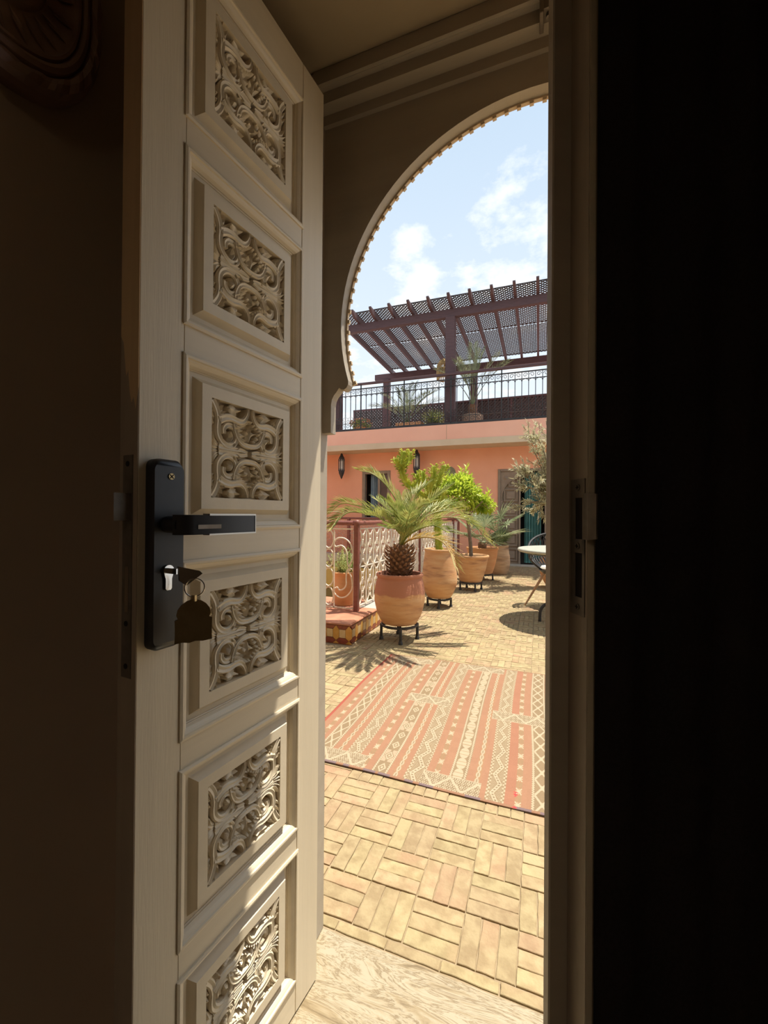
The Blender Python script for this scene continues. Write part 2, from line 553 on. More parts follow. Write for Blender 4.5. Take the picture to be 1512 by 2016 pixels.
        for t in tri:
            fs.append(tuple(t))
            fs.append(tuple(L + i for i in t))
        return self.add(vs, fs)

    def leaf(self, p, d, nrm, L, w, fold=0.25, droop=0.0):
        """pointed folded leaf: 4 verts + mid line"""
        p, d, nrm = Vector(p), Vector(d).normalized(), Vector(nrm)
        s = d.cross(nrm)
        if s.length < 1e-6:
            s = d.orthogonal()
        s.normalize()
        nn = s.cross(d)
        m = p + d * L * .45
        tip = p + d * L - Vector((0, 0, droop * L))
        return self.add([p, m + s * w / 2 + nn * w * fold, tip, m - s * w / 2 + nn * w * fold, m], [(0, 4, 1), (1, 4, 2), (2, 4, 3), (3, 4, 0)])

    def mesh(self, name):
        me = bpy.data.meshes.new(name)
        me.from_pydata(self.v, [], self.f)
        me.update()
        return me

    def build(self, name, mat, parent=None, smooth=False, world=True):
        off = Vector(OFF.get(parent.name, (0, 0, 0))) if (parent is not None and world) else None
        if off is not None and off.length > 0:
            self.v = [(a - off.x, b - off.y, c - off.z) for a, b, c in self.v]
        me = self.mesh(name)
        return link_mesh(name, me, mat, parent, smooth, off)


def link_mesh(name, me, mat, parent=None, smooth=False, off=None):
    o = bpy.data.objects.new(name, me)
    if mat and not me.materials:
        me.materials.append(MATS[mat])
    if smooth:
        me.polygons.foreach_set('use_smooth', [True] * len(me.polygons))
        try:
            me.set_sharp_from_angle(angle=R(50))
        except Exception:
            pass
    COL.objects.link(o)
    if parent is not None:
        o.parent = parent
        OFF[o.name] = tuple(off) if off is not None else (0, 0, 0)
    return o


def tag(o, label=None, category=None, group=None, kind=None):
    if label:
        o['label'] = label
    if category:
        o['category'] = category
    if group:
        o['group'] = group
    if kind:
        o['kind'] = kind
    return o


def thing(name, label, category, loc=(0, 0, 0), rz=0.0, group=None, kind=None):
    o = bpy.data.objects.new(name, None)
    COL.objects.link(o)
    o.empty_display_size = .1
    o.location = loc
    o.rotation_euler = (0, 0, rz)
    OFF[o.name] = tuple(loc)
    return tag(o, label, category, group, kind)


def copy_tree(o, parent=None):
    c = o.copy()
    COL.objects.link(c)
    c.parent = parent
    for ch in list(o.children):
        copy_tree(ch, c)
    return c


def struct(name, mb, mat, label=None, parent=None):
    o = mb.build(name, mat, parent)
    return tag(o, label, None, None, 'structure' if parent is None else None)

# ================================================================== STRUCTURE: the room behind the doorway
DOOR_C = -0.02            # middle of the doorway
JL, JR = -0.531, 0.491    # jamb faces
LINT = 2.196

struct('floor', MB().box(-0.78, 1.3, -2.6, 0.99, -0.08, 0.0), 'travertine', 'veined cream travertine door sill and floor inside the doorway')
struct('wall_left', MB().box(-0.90, -0.70, -2.6, 0.90, 0.0, 2.9), 'plaster_room', 'dark brown plaster wall behind the open carved door')
struct('wall_right', MB().box(1.0, 1.2, -2.6, 0.90, 0.0, 2.9), 'plaster_dim', 'unseen plaster wall on the right of the room, darkened to cut bounced light')
struct('wall_back', MB().box(-0.9, 1.2, -2.75, -2.6, 0.0, 2.9), 'plaster_dim', 'plaster wall at the back of the room')
struct('ceiling', MB().box(-0.9, 1.2, -2.75, 0.15, 2.9, 3.0), 'plaster_tan', 'tan plaster ceiling of the room')
struct('wall_front', MB().box(-5.2, JL - .062, .90, 1.0, -.1, 5.2).box(JR + .062, 5.0, .90, 1.0, -.1, 5.2)
       .box(JL - .062, JR + .062, .90, 1.0, LINT + .001, 5.2).box(-0.70, 1.0, .10, .90, LINT, 3.0), 'plaster_tan',
       'tan plaster wall and deep lintel over the doorway')

# door frame: jambs, stepped head, horseshoe arch board with dentils
fr = MB()
fr.cbox(JL - .06, JL, .902, .992, .0, LINT, .003)
struct('trim_1', fr, 'frame_paint', 'taupe painted wooden door jamb beside the hinges of the carved leaf')
fr = MB()
fr.cbox(JR, JR + .06, .902, .992, .0, LINT, .003)
struct('trim_2', fr, 'frame_paint', 'taupe painted wooden door jamb behind the black curtain')
head = thing('trim_3', 'taupe stepped wooden door head moulding over the arch', None, (DOOR_C, .95, 2.1), kind='structure')
prof = [(.9008, LINT), (.9008, 2.160), (.9055, 2.157), (.913, 2.163), (.9214, 2.159), (.9214, 2.130), (.9515, 2.130), (.9515, 2.105), (.992, 2.105), (.992, LINT)]
hm = MB()
n_ = len(prof)
vs_ = [(x, y, z) for x in (JL, JR) for (y, z) in prof]
hm.add(vs_, [(k, (k + 1) % n_, n_ + (k + 1) % n_, n_ + k) for k in range(n_)])
for t_ in tessellate_polygon([[Vector((y, z, 0)) for y, z in prof]]):
    hm.add([(JL, *prof[i]) for i in t_], [(0, 1, 2)])
    hm.add([(JR, *prof[i]) for i in t_], [(0, 1, 2)])
hm.build('head_moulding', 'frame_paint', head)
sk = MB()
sk.box(.000, .028, .897, .925, 2.128, 2.172).cbox(-.004, .004, .893, .935, 2.118, 2.162, .001)
sk.tube([(.014, .91, 2.12), (.014, .91, 2.132)], .006, 8)
sk.build('catch', 'steel', head)

ACX, ACZ, AR = DOOR_C, 1.58, .46
a0 = math.asin((1.441 - ACZ) / AR)


def arch_line(r, n=64, a_start=a0):
    pts = []
    for i in range(n + 1):
        a = math.pi - a_start - (math.pi - 2 * a_start) * i / n
        pts.append((ACX + r * math.cos(a), ACZ + r * math.sin(a)))
    return pts


low = [(-.507, 1.31), (-.507, 1.383), (-.5045, 1.396), (-.4985, 1.407), (-.491, 1.415), (-.484, 1.4245), (-.478, 1.420), (-.470, 1.4185), (-.463, 1.423), (-.4585, 1.431)]
low_r = [(2 * ACX - x, z) for x, z in low][::-1]
inner = low + arch_line(AR) + low_r
poly = inner + [(JR, 1.31), (JR, 2.1055), (JL, 2.1055), (JL, 1.31)]
sp = thing('trim_4', 'dark wooden horseshoe arch board with toothed edge filling the doorway top', None, (DOOR_C, .975, 1.31), kind='structure')
MB().prism(poly, lambda u, v, d: (u, d, v), .963, .990).build('arch_board', 'frame_paint', sp)
dm = MB()
A_, B_ = arch_line(AR - .004, 72), arch_line(AR + .03, 72)
for i in range(72):
    q = [A_[i], A_[i + 1], B_[i + 1], B_[i]]
    dm.prism(q, lambda u, v, d: (u, d, v), .990, .999)
na = 62
for i in range(na + 1):
    a = math.pi - a0 - (math.pi - 2 * a0) * i / na
    ca, sa = math.cos(a), math.sin(a)
    q = []
    for rr, tt in ((AR - .0095, -.0045), (AR - .0095, .0045), (AR + .01, .0045), (AR + .01, -.0045)):
        q.append((ACX + rr * ca - tt * sa, ACZ + rr * sa + tt * ca))
    dm.prism(q, lambda u, v, d: (u, d, v), .9905, .9985)
tag(dm.build('dentil_edge', 'beige_trim', sp), kind='stuff')

# ================================================================== CARVED DOOR LEAVES
K = .975
LW = .453 * K
LT = .042
LZ0, LZ1 = .005, 1.1 + (2.124 - 1.1) * K
ST_L, ST_R = .0748 * K, .0795 * K
OPW = LW - ST_L - ST_R
OPH = .288 * K
CENT = [1.1 + (.196 + .3395 * k - 1.1) * K for k in range(6)]
XC = -LW + ST_L + OPW / 2            # panel centre in leaf coordinates (x from hinge, negative to latch)


def carve_mesh():
    mb = MB()
    HW, HH = OPW / 2 - .0565 * K, OPH / 2 - .0565 * K

    def stroke(pts, wid, hgt, mirror, n=5, ridge=False):
        P = [(u, v) for u, v in pts]
        C = cat([(u * HW, v * HH, 0) for u, v in P], n)
        m = len(C)
        rows = []
        for i in range(m):
            t = i / (m - 1)
            w = wid(t) * HW
            h = hgt(t)
            tg = C[min(i + 1, m - 1)] - C[max(i - 1, 0)]
            tg.normalize()
            s = Vector((-tg.y, tg.x, 0))
            row = []
            for q, hh in (((-1.0, -.004), (-.96, h * .62), (-.5, h * .80), (0, h), (.5, h * .80), (.96, h * .62), (1.0, -.004)) if ridge else ((-1.0, -.004), (-.95, h * .84), (-.6, h), (0, h * .88), (.6, h), (.95, h * .84), (1.0, -.004))):
                p = C[i] + s * w * q
                row.append((p.x, p.y, hh))
            rows.append(row)
        for mu, mv in mirror:
            vs, fs = [], []
            for row in rows:
                for (x, z, h) in row:
                    vs.append((x * mu, .020 - h * 1.6, z * mv))
            k = len(rows[0])
            for i in range(m - 1):
                for j in range(k - 1):
                    fs.append((i * k + j, i * k + j + 1, (i + 1) * k + j + 1, (i + 1) * k + j))
            fs.append(tuple(range(k)))
            fs.append(tuple(range((m - 1) * k, m * k)))
            mb.add(vs, fs)
    Q4 = ((1, 1), (-1, 1), (1, -1), (-1, -1))

    def tear(p, q, w, h=.0105, bend=.0, mir=Q4):
        mx = ((p[0] + q[0]) / 2 - (q[1] - p[1]) * bend, (p[1] + q[1]) / 2 + (q[0] - p[0]) * bend)
        stroke([p, mx, q], lambda t: w * (.25 + .95 * math.sin(math.pi * min(1, t * .9 + .06)) ** .8) * (1 - .25 * t), lambda t: h * (.7 + .4 * t), mir, 4, True)
    # horn from the corner down the side, running into a ring
    stroke([(.965, .975), (.90, .88), (.835, .74), (.81, .58), (.82, .44), (.80, .28), (.70, .15), (.56, .10), (.42, .15), (.345, .28), (.36, .43), (.46, .53), (.585, .535), (.66, .45), (.655, .35)],
           lambda t: .082 - .022 * t, lambda t: .0118 - .0022 * t, Q4, 6)
    # acanthus from the ring to the top middle, with overlapping lobes
    stroke([(.80, .60), (.66, .675), (.50, .70), (.34, .67), (.22, .68), (.13, .76), (.075, .88), (.07, .975)], lambda t: .092 * (1 - .5 * t), lambda t: .0118, Q4)
    for k in range(6):
        t = k / 5
        p = (.50 - .40 * t, .69 + .10 * t * t)
        tear(p, (p[0] - .15 + .06 * t, p[1] - .20 + .13 * t), .088 - .030 * t, .0112, .22)
    # stem running down to the middle with its own lobes
    stroke([(.42, .60), (.385, .44), (.31, .29), (.18, .195), (.0, .17)], lambda t: .058, lambda t: .011, Q4)
    for (p, q, w, b) in (((.30, .30), (.16, .37), .062, -.25), ((.35, .40), (.22, .48), .062, -.25), ((.22, .23), (.10, .28), .050, -.25)):
        tear(p, q, w, .0105, b)
    # leaf across the middle and fleur at the side
    stroke([(.80, .065), (.62, .055), (.42, .05), (.22, .055), (.06, .02)], lambda t: .062 * (1 - .5 * t) + .01, lambda t: .0105, Q4)
    for (p, q, w, b) in (((.72, .075), (.965, .325), .072, -.18), ((.74, .06), (.985, .175), .066, -.12), ((.78, .02), (.985, .04), .055, 0), ((.56, .07), (.40, .17), .055, .25), ((.44, .05), (.27, .13), .055, .25)):
        tear(p, q, w, .0112, b)
    # lobes of the horn, bulb beside it, bud inside the ring
    for (p, q, w, b) in (((.80, .66), (.67, .80), .070, .25), ((.835, .76), (.73, .91), .066, .25), ((.88, .85), (.83, .985), .058, .2), ((.85, .62), (.97, .77), .058, -.2), ((.86, .50), (.975, .62), .050, -.2),
                         ((.34, .79), (.57, .885), .105, .22), ((.50, .95), (.28, .90), .050, .2), ((.50, .185), (.54, .40), .082, .3)):
        tear(p, q, w, .0112, b)
    # buds on the middle line
    H2 = ((1, 1), (1, -1))
    tear((0, .27), (0, .58), .075, .0115, 0, H2)
    tear((.03, .36), (.13, .47), .055, .0108, .25)
    return mb.mesh('carving')


def panel_mesh():
    """raised panel with chamfer and sunk field for the carving (opening centred at the origin)"""
    mb = MB()

    def loop(ins, y):
        a, b = OPW / 2 - ins * K, OPH / 2 - ins * K
        return [(-a, y, -b), (a, y, -b), (a, y, b), (-a, y, b)]
    rings = [(-.004, .030), (-.004, .014), (.0265, .014), (.028, .0125), (.035, .0035), (.0365, .001), (.0565, .001), (.0565, .0205)]
    vs = [p for r in rings for p in loop(*r)]
    fs = []
    for i in range(len(rings) - 1):
        for k in range(4):
            fs.append((i * 4 + k, i * 4 + (k + 1) % 4, (i + 1) * 4 + (k + 1) % 4, (i + 1) * 4 + k))
    L = (len(rings) - 1) * 4
    fs.append((L, L + 1, L + 2, L + 3))
    fs.append((3, 2, 1, 0))
    return mb.add(vs, fs).mesh('panel')


def mould_mesh():
    mb = MB()

    def loop(ins, y):
        a, b = OPW / 2 - ins * K, OPH / 2 - ins * K
        return [(-a, y, -b), (a, y, -b), (a, y, b), (-a, y, b)]
    rings = [(-.003, .001), (-.003, -.0025), (.001, -.004), (.0045, -.0035), (.0058, -.0005), (.009, .001), (.013, .004), (.0155, .008), (.0165, .009), (.0165, .0115), (.0185, .0125), (.0185, .0145)]
    vs = [p for r in rings for p in loop(*r)]
    fs = []
    for i in range(len(rings) - 1):
        for k in range(4):
            fs.append((i * 4 + k, i * 4 + (k + 1) % 4, (i + 1) * 4 + (k + 1) % 4, (i + 1) * 4 + k))
    return mb.add(vs, fs).mesh('moulding')


ME_CARVE, ME_PANEL, ME_MOULD = carve_mesh(), panel_mesh(), mould_mesh()


def door_leaf(name, label, hinge, rz):
    d = thing(name, label, None, (hinge[0], hinge[1], 0), rz, kind='structure')
    OFF[d.name] = (0, 0, 0)
    MB().cbox(-LW, -LW + ST_L, 0, LT, LZ0, LZ1, .0012).build('stile', 'taupe_wood', d, world=False)
    MB().cbox(-ST_R, 0, 0, LT, LZ0, LZ1, .0012).build('stile', 'taupe_wood', d, world=False)
    zs = [LZ0] + [v for c in CENT for v in (c - OPH / 2, c + OPH / 2)] + [LZ1]
    for k in range(7):
        MB().cbox(-LW + ST_L + .0004, -ST_R - .0004, .0005, LT - .001, zs[2 * k], zs[2 * k + 1], .0008).build('rail', 'taupe_rail', d, world=False)
    for k in range(6):
        p = link_mesh('panel', ME_PANEL, 'taupe_carve', d)
        p.location = (XC, 0, CENT[k])
        link_mesh('moulding', ME_MOULD, 'taupe_rail', p)
        link_mesh('carving', ME_CARVE, 'taupe_carve', p)
    return d


HINGE_L = (-.4856, .8733)
RZ_L = math.atan2(.9927, .1165)
door1 = door_leaf('door_1', 'open taupe wooden door leaf with six carved scrollwork panels and a black lock', HINGE_L, RZ_L)
HINGE_R = (.4456, .8733)
RZ_R = math.atan2(.505, .863)
door2 = door_leaf('door_2', 'dark half open door leaf with a steel strike plate on its edge', HINGE_R, RZ_R)


def la(a):
    return -LW + a * K


def lz(z):
    return 1.1 + (z - 1.1) * K


# bare strip on the leaf's edge: unpainted above a ragged brush line, painted below
pts_e = [(.0, lz(2.11)), (LT, lz(2.11))]
zz = lz(1.335)
edge = [(LT, zz + .03), (.036, zz + .02), (.0315, zz - .012), (.029, zz - .03), (.024, zz - .022), (.020, zz - .055), (.016, zz - .07), (.011, zz - .062), (.006, zz - .08), (0, zz - .05)]
MB().prism(pts_e + edge, lambda u, v, dd: (-LW - dd, u, v), 0.0, .0007).build('bare_edge', 'raw_edge', door1, world=False)
MB().prism([(0, .006), (LT, .006)] + edge, lambda u, v, dd: (-LW - dd, u, v), 0.0, .0005).build('painted_edge', 'edge_paint', door1, world=False)

# ---- lock on the open leaf
A0, A1 = la(.012), la(.063)


def rrect(x0, x1, z0, z1, r, n=5):
    pts = []
    for cx, cz, s in ((x1 - r, z1 - r, 0), (x0 + r, z1 - r, 90), (x0 + r, z0 + r, 180), (x1 - r, z0 + r, 270)):
        for k in range(n + 1):
            a = R(s + 90 * k / n)
            pts.append((cx + r * math.cos(a), cz + r * math.sin(a)))
    return pts


ZT, ZB = lz(1.181), lz(.893)
lock = MB().prism(rrect(A0, A1, ZB, ZT, .012), lambda u, v, d: (u, -d, v), 0, .019, .006, .013).build('lock_plate', 'black_metal', door1, smooth=True, world=False)
tag(lock, 'tall black electronic lock plate')


def disc(mb, x, z, y0, y1, r, n=16):
    mb.prism([(x + r * math.cos(2 * math.pi * k / n), z + r * math.sin(2 * math.pi * k / n)) for k in range(n)], lambda u, v, d: (u, -d, v), y0, y1)
    return mb


XM = (A0 + A1) / 2 + .002
s_ = disc(MB(), XM, lz(1.155), .0185, .0205, .0048)
s_.build('screw', 'brass', lock, world=False)
cr = MB().beam((XM - .0028, -.0207, lz(1.155) - .0028), (XM + .0028, -.0207, lz(1.155) + .0028), .0012, .0008).beam((XM - .0028, -.0207, lz(1.155) + .0028), (XM + .0028, -.0207, lz(1.155) - .0028), .0012, .0008)
cr.build('screw_slot', 'dark_hole', lock, world=False)
LZc = lz(1.082)
lev = MB()
hh = .0145
lev.tube([(XM - .004, -.018, LZc), (XM - .004, -.05, LZc)], .0125, 16)
body = [(XM - .016, .045), (XM - .010, .060), (XM + .004, .0655), (la(.166), .0655), (la(.166), .0525), (XM + .012, .0505), (XM + .004, .045)]
lev.prism(body, lambda u, v, d: (u, -v, d), LZc - hh, LZc + hh)
lever = lev.build('lever', 'black_metal', lock, smooth=True, world=False)
tag(lever, 'black lever handle with chrome edge')
tr = MB()
tr.box(XM + .030, la(.1665), -.0668, -.052, LZc + hh - .0010, LZc + hh + .0018).box(XM + .030, la(.1665), -.0665, -.052, LZc - hh - .0016, LZc - hh + .0006)
tr.box(la(.1665), la(.1665) + .0016, -.0665, -.052, LZc - hh - .0016, LZc + hh + .0016)
MB().box(XM + .010, XM + .052, -.0664, -.0650, LZc - .0062, LZc + .0000).build('lever_inlay', 'steel', lock, world=False)
tr.build('lever_rim', 'lever_metal', lock, world=False)
cyl = MB()
KX, KZ = la(.035), lz(1.012)
prof_c = [(KX + .0085 * math.cos(R(a)), KZ + .0085 * math.sin(R(a))) for a in range(-30, 211, 20)]
prof_c += [(KX - .005, KZ - .012), (KX - .005, KZ - .026), (KX - .003, KZ - .0285), (KX + .003, KZ - .0285), (KX + .005, KZ - .026), (KX + .005, KZ - .012)]
cyl.prism(prof_c, lambda u, v, d: (u, -d, v), .018, .0225)
cyl.build('cylinder', 'chrome', lock, world=False)
# mortise lock front on the leaf's edge
fx = -LW
ef = MB().box(fx - .0018, fx + .001, .010, .032, lz(.855), lz(1.185))
efo = ef.build('lock_front', 'steel', door1, world=False)
lt = MB()
lt.prism([(.012, 0), (.030, 0), (.030, .012), (.012, .026)], lambda u, v, d: (fx - v, u, d), lz(1.088), lz(1.128))
lt.build('latch_bolt', 'steel', door1, world=False)
MB().box(fx - .0023, fx, .0165, .0245, lz(.952), lz(1.020)).build('deadbolt', 'chrome', door1, world=False)
for z_ in (1.172, .935, .872):
    mb = MB()
    mb.prism([(.021 + .004 * math.cos(2 * math.pi * k / 12), lz(z_) + .004 * math.sin(2 * math.pi * k / 12)) for k in range(12)], lambda u, v, d: (fx - d, u, v), .001, .0026)
    mb.build('edge_screw', 'dark_hole', door1, world=False)

# ---- key with ring and fob hanging in the lock
M1 = Matrix.Translation((HINGE_L[0], HINGE_L[1], 0)) @ Matrix.Rotation(RZ_L, 4, 'Z')


def l2w(p):
    return M1 @ Vector(p)


kp = l2w((KX, -.05, KZ))
key = thing('room_key', 'chrome key in the black lock with a dome shaped brass fob', 'key', kp)
kb = MB()
p0, p1 = l2w((KX, -.022, KZ)), l2w((KX, -.040, KZ))
kb.beam(p0, p1, .0022, .008)
q0 = [(-.0, .009), (.030, .002), (.034, -.002), (.012, -.019), (.002, -.012)]


def keyf(u, v, d):
    return l2w((KX + .003 + u * .62, -.038 - u * .75 + d, KZ - .002 + v))


kb.prism(q0, keyf, -.0013, .0013)
kb.build('key_bow', 'chrome', key)
rc = l2w((KX + .0175, -.056, KZ - .0245))
ax = l2w((1, 0, 0)) - l2w((0, 0, 0))
ay = l2w((0, 1, 0)) - l2w((0, 0, 0))
face_dir = (ax * .85 - ay * .53).normalized()        # fob and ring turn a little to the room
ringpts = [rc + face_dir * .0135 * math.cos(2 * math.pi * k / 28) + Vector((0, 0, .0135 * math.sin(2 * math.pi * k / 28))) for k in range(28)]
MB().tube(ringpts, .0009, 6, closed=True).build('split_ring', 'chrome', key, smooth=True)
fob2 = [(-.5, -.60), (-.30, -.575), (-.12, -.61), (.05, -.57), (.25, -.60), (.5, -.575), (.49, -.3), (.5, .07), (.42, .10), (.46, .20), (.43, .36), (.33, .50), (.19, .60), (.06, .645), (-.06, .645), (-.19, .60), (-.33, .50), (-.43, .36), (-.46, .20), (-.42, .10), (-.5, .07), (-.49, -.3)]
fc = rc + Vector((0, 0, -.0495)) - face_dir * .0008
fn_ = face_dir.cross(Vector((0, 0, 1)))
FS = .0505
MB().prism([(a * FS, b * FS) for a, b in fob2], lambda u, v, d: fc + face_dir * u + Vector((0, 0, v)) + fn_ * d, -.0012, .0012).build('fob', 'brass', key)
MB().box(-.0035, .0035, -.002, .002, -.003, .006).build('fob_clip', 'brass', key, world=False).location = (fc + Vector((0, 0, FS * .645))) - kp

# ---- the other leaf: meeting strip and strike plate on its edge
x2 = -LW
MB().cbox(x2 - .030, x2 + .03, LT, LT + .016, LZ0, LZ1, .002).build('meeting_strip', 'frame_paint', door2, world=False)
MB().prism([(0, LZ0 + .001), (LT, LZ0 + .001), (LT, LZ1 - .001), (0, LZ1 - .001)], lambda u, v, d: (x2 - d, u, v), 0, .0005).build('painted_edge', 'edge_paint', door2, world=False)
zp0, zp1 = .956, 1.153
PL = MB()
PL.box(x2 - .002, x2, .004, .036, zp0, .982).box(x2 - .002, x2, .004, .036, 1.046, 1.066).box(x2 - .002, x2, .004, .036, 1.126, zp1)
PL.box(x2 - .002, x2, .004, .009, .98, 1.128).box(x2 - .002, x2, .025, .036, .98, 1.128)
plate = PL.build('strike_plate', 'steel', door2, world=False)
MB().box(x2 - .0008, x2 - .0002, .009, .025, .98, 1.128).build('bolt_hole', 'dark_hole', plate, world=False)  # thin near-black sheet painting the shade inside the hole
lp = MB()
lp.add([(x2 - .002, .007, 1.066), (x2 - .002, .007, 1.132), (x2 - .004, -.006, 1.132), (x2 - .004, -.006, 1.066), (x2 - .000, -.018, 1.13), (x2 - .000, -.018, 1.068)], [(0, 1, 2, 3), (3, 2, 4, 5)])
lp.add([(x2 + .000, .007, 1.066), (x2 + .000, .007, 1.132), (x2 - .002, -.006, 1.132), (x2 - .002, -.006, 1.066), (x2 + .002, -.018, 1.13), (x2 + .002, -.018, 1.068)], [(0, 1, 2, 3), (3, 2, 4, 5)])
lp.build('strike_lip', 'steel', plate, world=False)
for z_ in (.968, 1.056, 1.141):
    mb = MB()
    mb.prism([(.019 + .0048 * math.cos(2 * math.pi * k / 12), z_ + .0048 * math.sin(2 * math.pi * k / 12)) for k in range(12)], lambda u, v, d: (x2 - d, u, v), .001, .0034)
    mb.build('edge_screw', 'steel', plate, world=False)
    mb = MB()
    mb.box(x2 - .0038, x2 - .003, .0182, .0198, z_ - .003, z_ + .003).box(x2 - .0038, x2 - .003, .016, .022, z_ - .0008, z_ + .0008)
    mb.build('screw_slot', 'dark_hole', plate, world=False)

# ---- black curtain hanging over the half open leaf
M2 = Matrix.Translation((HINGE_R[0], HINGE_R[1], 0)) @ Matrix.Rotation(RZ_R, 4, 'Z')
cb = M2 @ Vector((-LW / 2, -.02, 0))
cur = thing('door_curtain', 'black woven curtain hanging in soft folds over the half open door', 'curtain', cb)
nx, nz = 90, 24
cv, cf = [], []
for side in (0, 1):
    for i in range(nx + 1):
        for j in range(nz + 1):
            s = i / nx
            z = .03 + (2.06 - .03) * j / nz
            g = 1 - j / nz
            x = -LW + .006 + s * (LW - .02)
            fold = .006 * math.sin(s * 23 + .5 * g) + .010 * math.exp(-((s - .535 + .05 * g * g) / .045) ** 2) + .009 * math.sin(s * 11 + 1 + g) * s
            y = -.009 - max(0, min(1, s * 9)) * (.012 + fold) - .0025 * side
            cv.append(M2 @ Vector((x, y, z)))
nn_ = (nx + 1) * (nz + 1)
for side in (0, 1):
    for i in range(nx):
        for j in range(nz):
            a = side * nn_ + i * (nz + 1) + j
            cf.append((a, a + nz + 1, a + nz + 2, a + 1))
MB().add(cv, cf).build('fabric', 'curtain_black', cur, smooth=True)
rod = MB().tube([M2 @ Vector((-LW + .01, -.016, 2.066)), M2 @ Vector((-.01, -.016, 2.066))], .005, 8)
rod.build('rod', 'iron', cur)
for s in (.04, .96):
    MB().beam(M2 @ Vector((-LW * s, -.016, 2.066)), M2 @ Vector((-LW * s, .001, 2.066)), .008, .012).build('bracket', 'iron', cur)

FILL_W = 6.5
# ---- added lamp behind the viewer, put in to lift the dark interior
lmp = thing('added_fill_lamp', 'added warm fill lamp hanging unseen in the room behind the viewer', 'lamp', (.2, -1.6, 2.3))
sh_m = MB().lathe([(.155, .0), (.16, .0), (.13, .22), (.05, .24), (.045, .235), (.125, .21), (.155, .001)], 28, (.2, -1.6, 2.3))
sh_m.f = sh_m.f[:-2]
sh_m.build('shade', 'cushion', lmp, smooth=True)
MB().tube([(.2, -1.6, 2.5), (.2, -1.6, 2.9)], .006, 6).build('cord', 'iron', lmp)
ld = bpy.data.lights.new('bulb', 'POINT')  # added fill light, no such source in view
ld.energy = FILL_W
ld.color = (1.0, .84, .64)
ld.shadow_soft_size = .06
lo_ = bpy.data.objects.new('bulb', ld)
COL.objects.link(lo_)
lo_.parent = lmp
lo_.location = (0, 0, .08)

# ---- carved oval plaque on the left wall
PX, PY, PZ = -.70, .325, 1.885
pl = thing('carved_plaque', 'dark carved wooden oval plaque hanging high on the left wall', 'wall plaque', (PX, PY, PZ))
ring_prof = [(1.0, .0), (1.0, .014), (.985, .024), (.95, .031), (.90, .033), (.865, .030), (.85, .024), (.835, .030), (.80, .032), (.775, .030), (.765, .024), (.75, .029), (.73, .029), (.715, .022), (.62, .019), (.48, .019), (.455, .026), (.42, .028), (.395, .021), (.30, .024), (.15, .030), (.02, .031)]
na = 96


def sup(a, e=2.45):
    c, s = math.cos(a), math.sin(a)
    return (math.copysign(abs(c) ** (2 / e), c), math.copysign(abs(s) ** (2 / e), s))


rows = []
for r_, h_ in ring_prof:
    row = []
    for k in range(na):
        a = 2 * math.pi * k / na
        c, s = sup(a)
        hh_ = h_
        if r_ < .40:
            hh_ += .004 * math.sin(a * 12) * min(1, r_ * 4)
        if .86 < r_ < .96:
            hh_ += .0022 * math.sin(a * 22 + r_ * 40)
        row.append((PX + .0005 + hh_, PY + c * r_ * .150, PZ + s * r_ * .195))
    rows.append(row)
pm = MB()
for i in range(len(rows) - 1):
    for k in range(na):
        pm.add([rows[i][k], rows[i][(k + 1) % na], rows[i + 1][(k + 1) % na], rows[i + 1][k]], [(0, 1, 2, 3)])
pm.add(rows[0], [tuple(range(na))])
pm.add(rows[-1], [tuple(range(na))])
pmo = pm.build('board', 'dark_wood', pl)
lv = MB()
for k in range(26):        # incised leaves in the broad band
    a = 2 * math.pi * (k + .5) / 26
    c, s = sup(a)
    c2, s2 = sup(a + .12)
    for q0_, q1_, ww in ((.50, .68, .006), (.55, .70, .005)):
        p = Vector((PX + .0205, PY + c * q0_ * .15, PZ + s * q0_ * .195))
        q = Vector((PX + .0215, PY + c2 * q1_ * .15, PZ + s2 * q1_ * .195))
        lv.tube([p, (p + q) / 2 + Vector((.002, 0, 0)), q], [.0008, ww * .6, .0008], 5)
lv.build('carved_leaves', 'dark_wood', pl, smooth=True)

# ================================================================== TERRACE FLOOR
VX0, VX1, VY0, VY1 = -6.0, -1.70, 3.78, 8.80       # open courtyard well
EX = 4.5
base = MB()
base.box(-6.2, EX, .992, VY0, -.14, -.0045).box(VX1, EX, VY0, VY1, -.14, -.0045).box(-6.2, EX, VY1, 9.52, -.14, -.0045)
terr = struct('floor_terrace', base, 'grout', 'terrace paved with yellow clay bricks in basket weave')
CELL = .14
GX, GY = -.325, 1.028
RUG = (-1.075, .55, 1.64, 3.085)
CT = math.cos(YAW), math.sin(YAW)


def project(x, y, z=0.0):
    d = -x * CT[1] + y * CT[0]
    l = x * CT[0] + y * CT[1]
    return (756 + 820 * l / d, 1012 - 820 * (z - 1.1) / d, d)


bricks = []
for j in range(-1, 61):
    for i in range(-42, 34):
        x0, y0 = GX + i * CELL, GY + j * CELL
        cxx, cyy = x0 + CELL / 2, y0 + CELL / 2
        if j == -1:
            if y0 + CELL < 1.02:
                continue
            bricks.append((cxx - .035, .995 + .0155, CELL, .029))
            continue
        if VX0 - .1 < cxx < VX1 + .02 and VY0 - .05 < cyy < VY1 + .05:
            continue
        if cxx < -1.45 and 3.15 < cyy < 9.05:
            continue
        if cyy > 9.45:
            continue
        for k in range(3):
            o_ = (k + .5) * CELL / 3
            if (i + j) % 2 == 0:
                bricks.append((cxx, y0 + o_, CELL, CELL / 3))
            else:
                bricks.append((x0 + o_, cyy, CELL / 3, CELL))


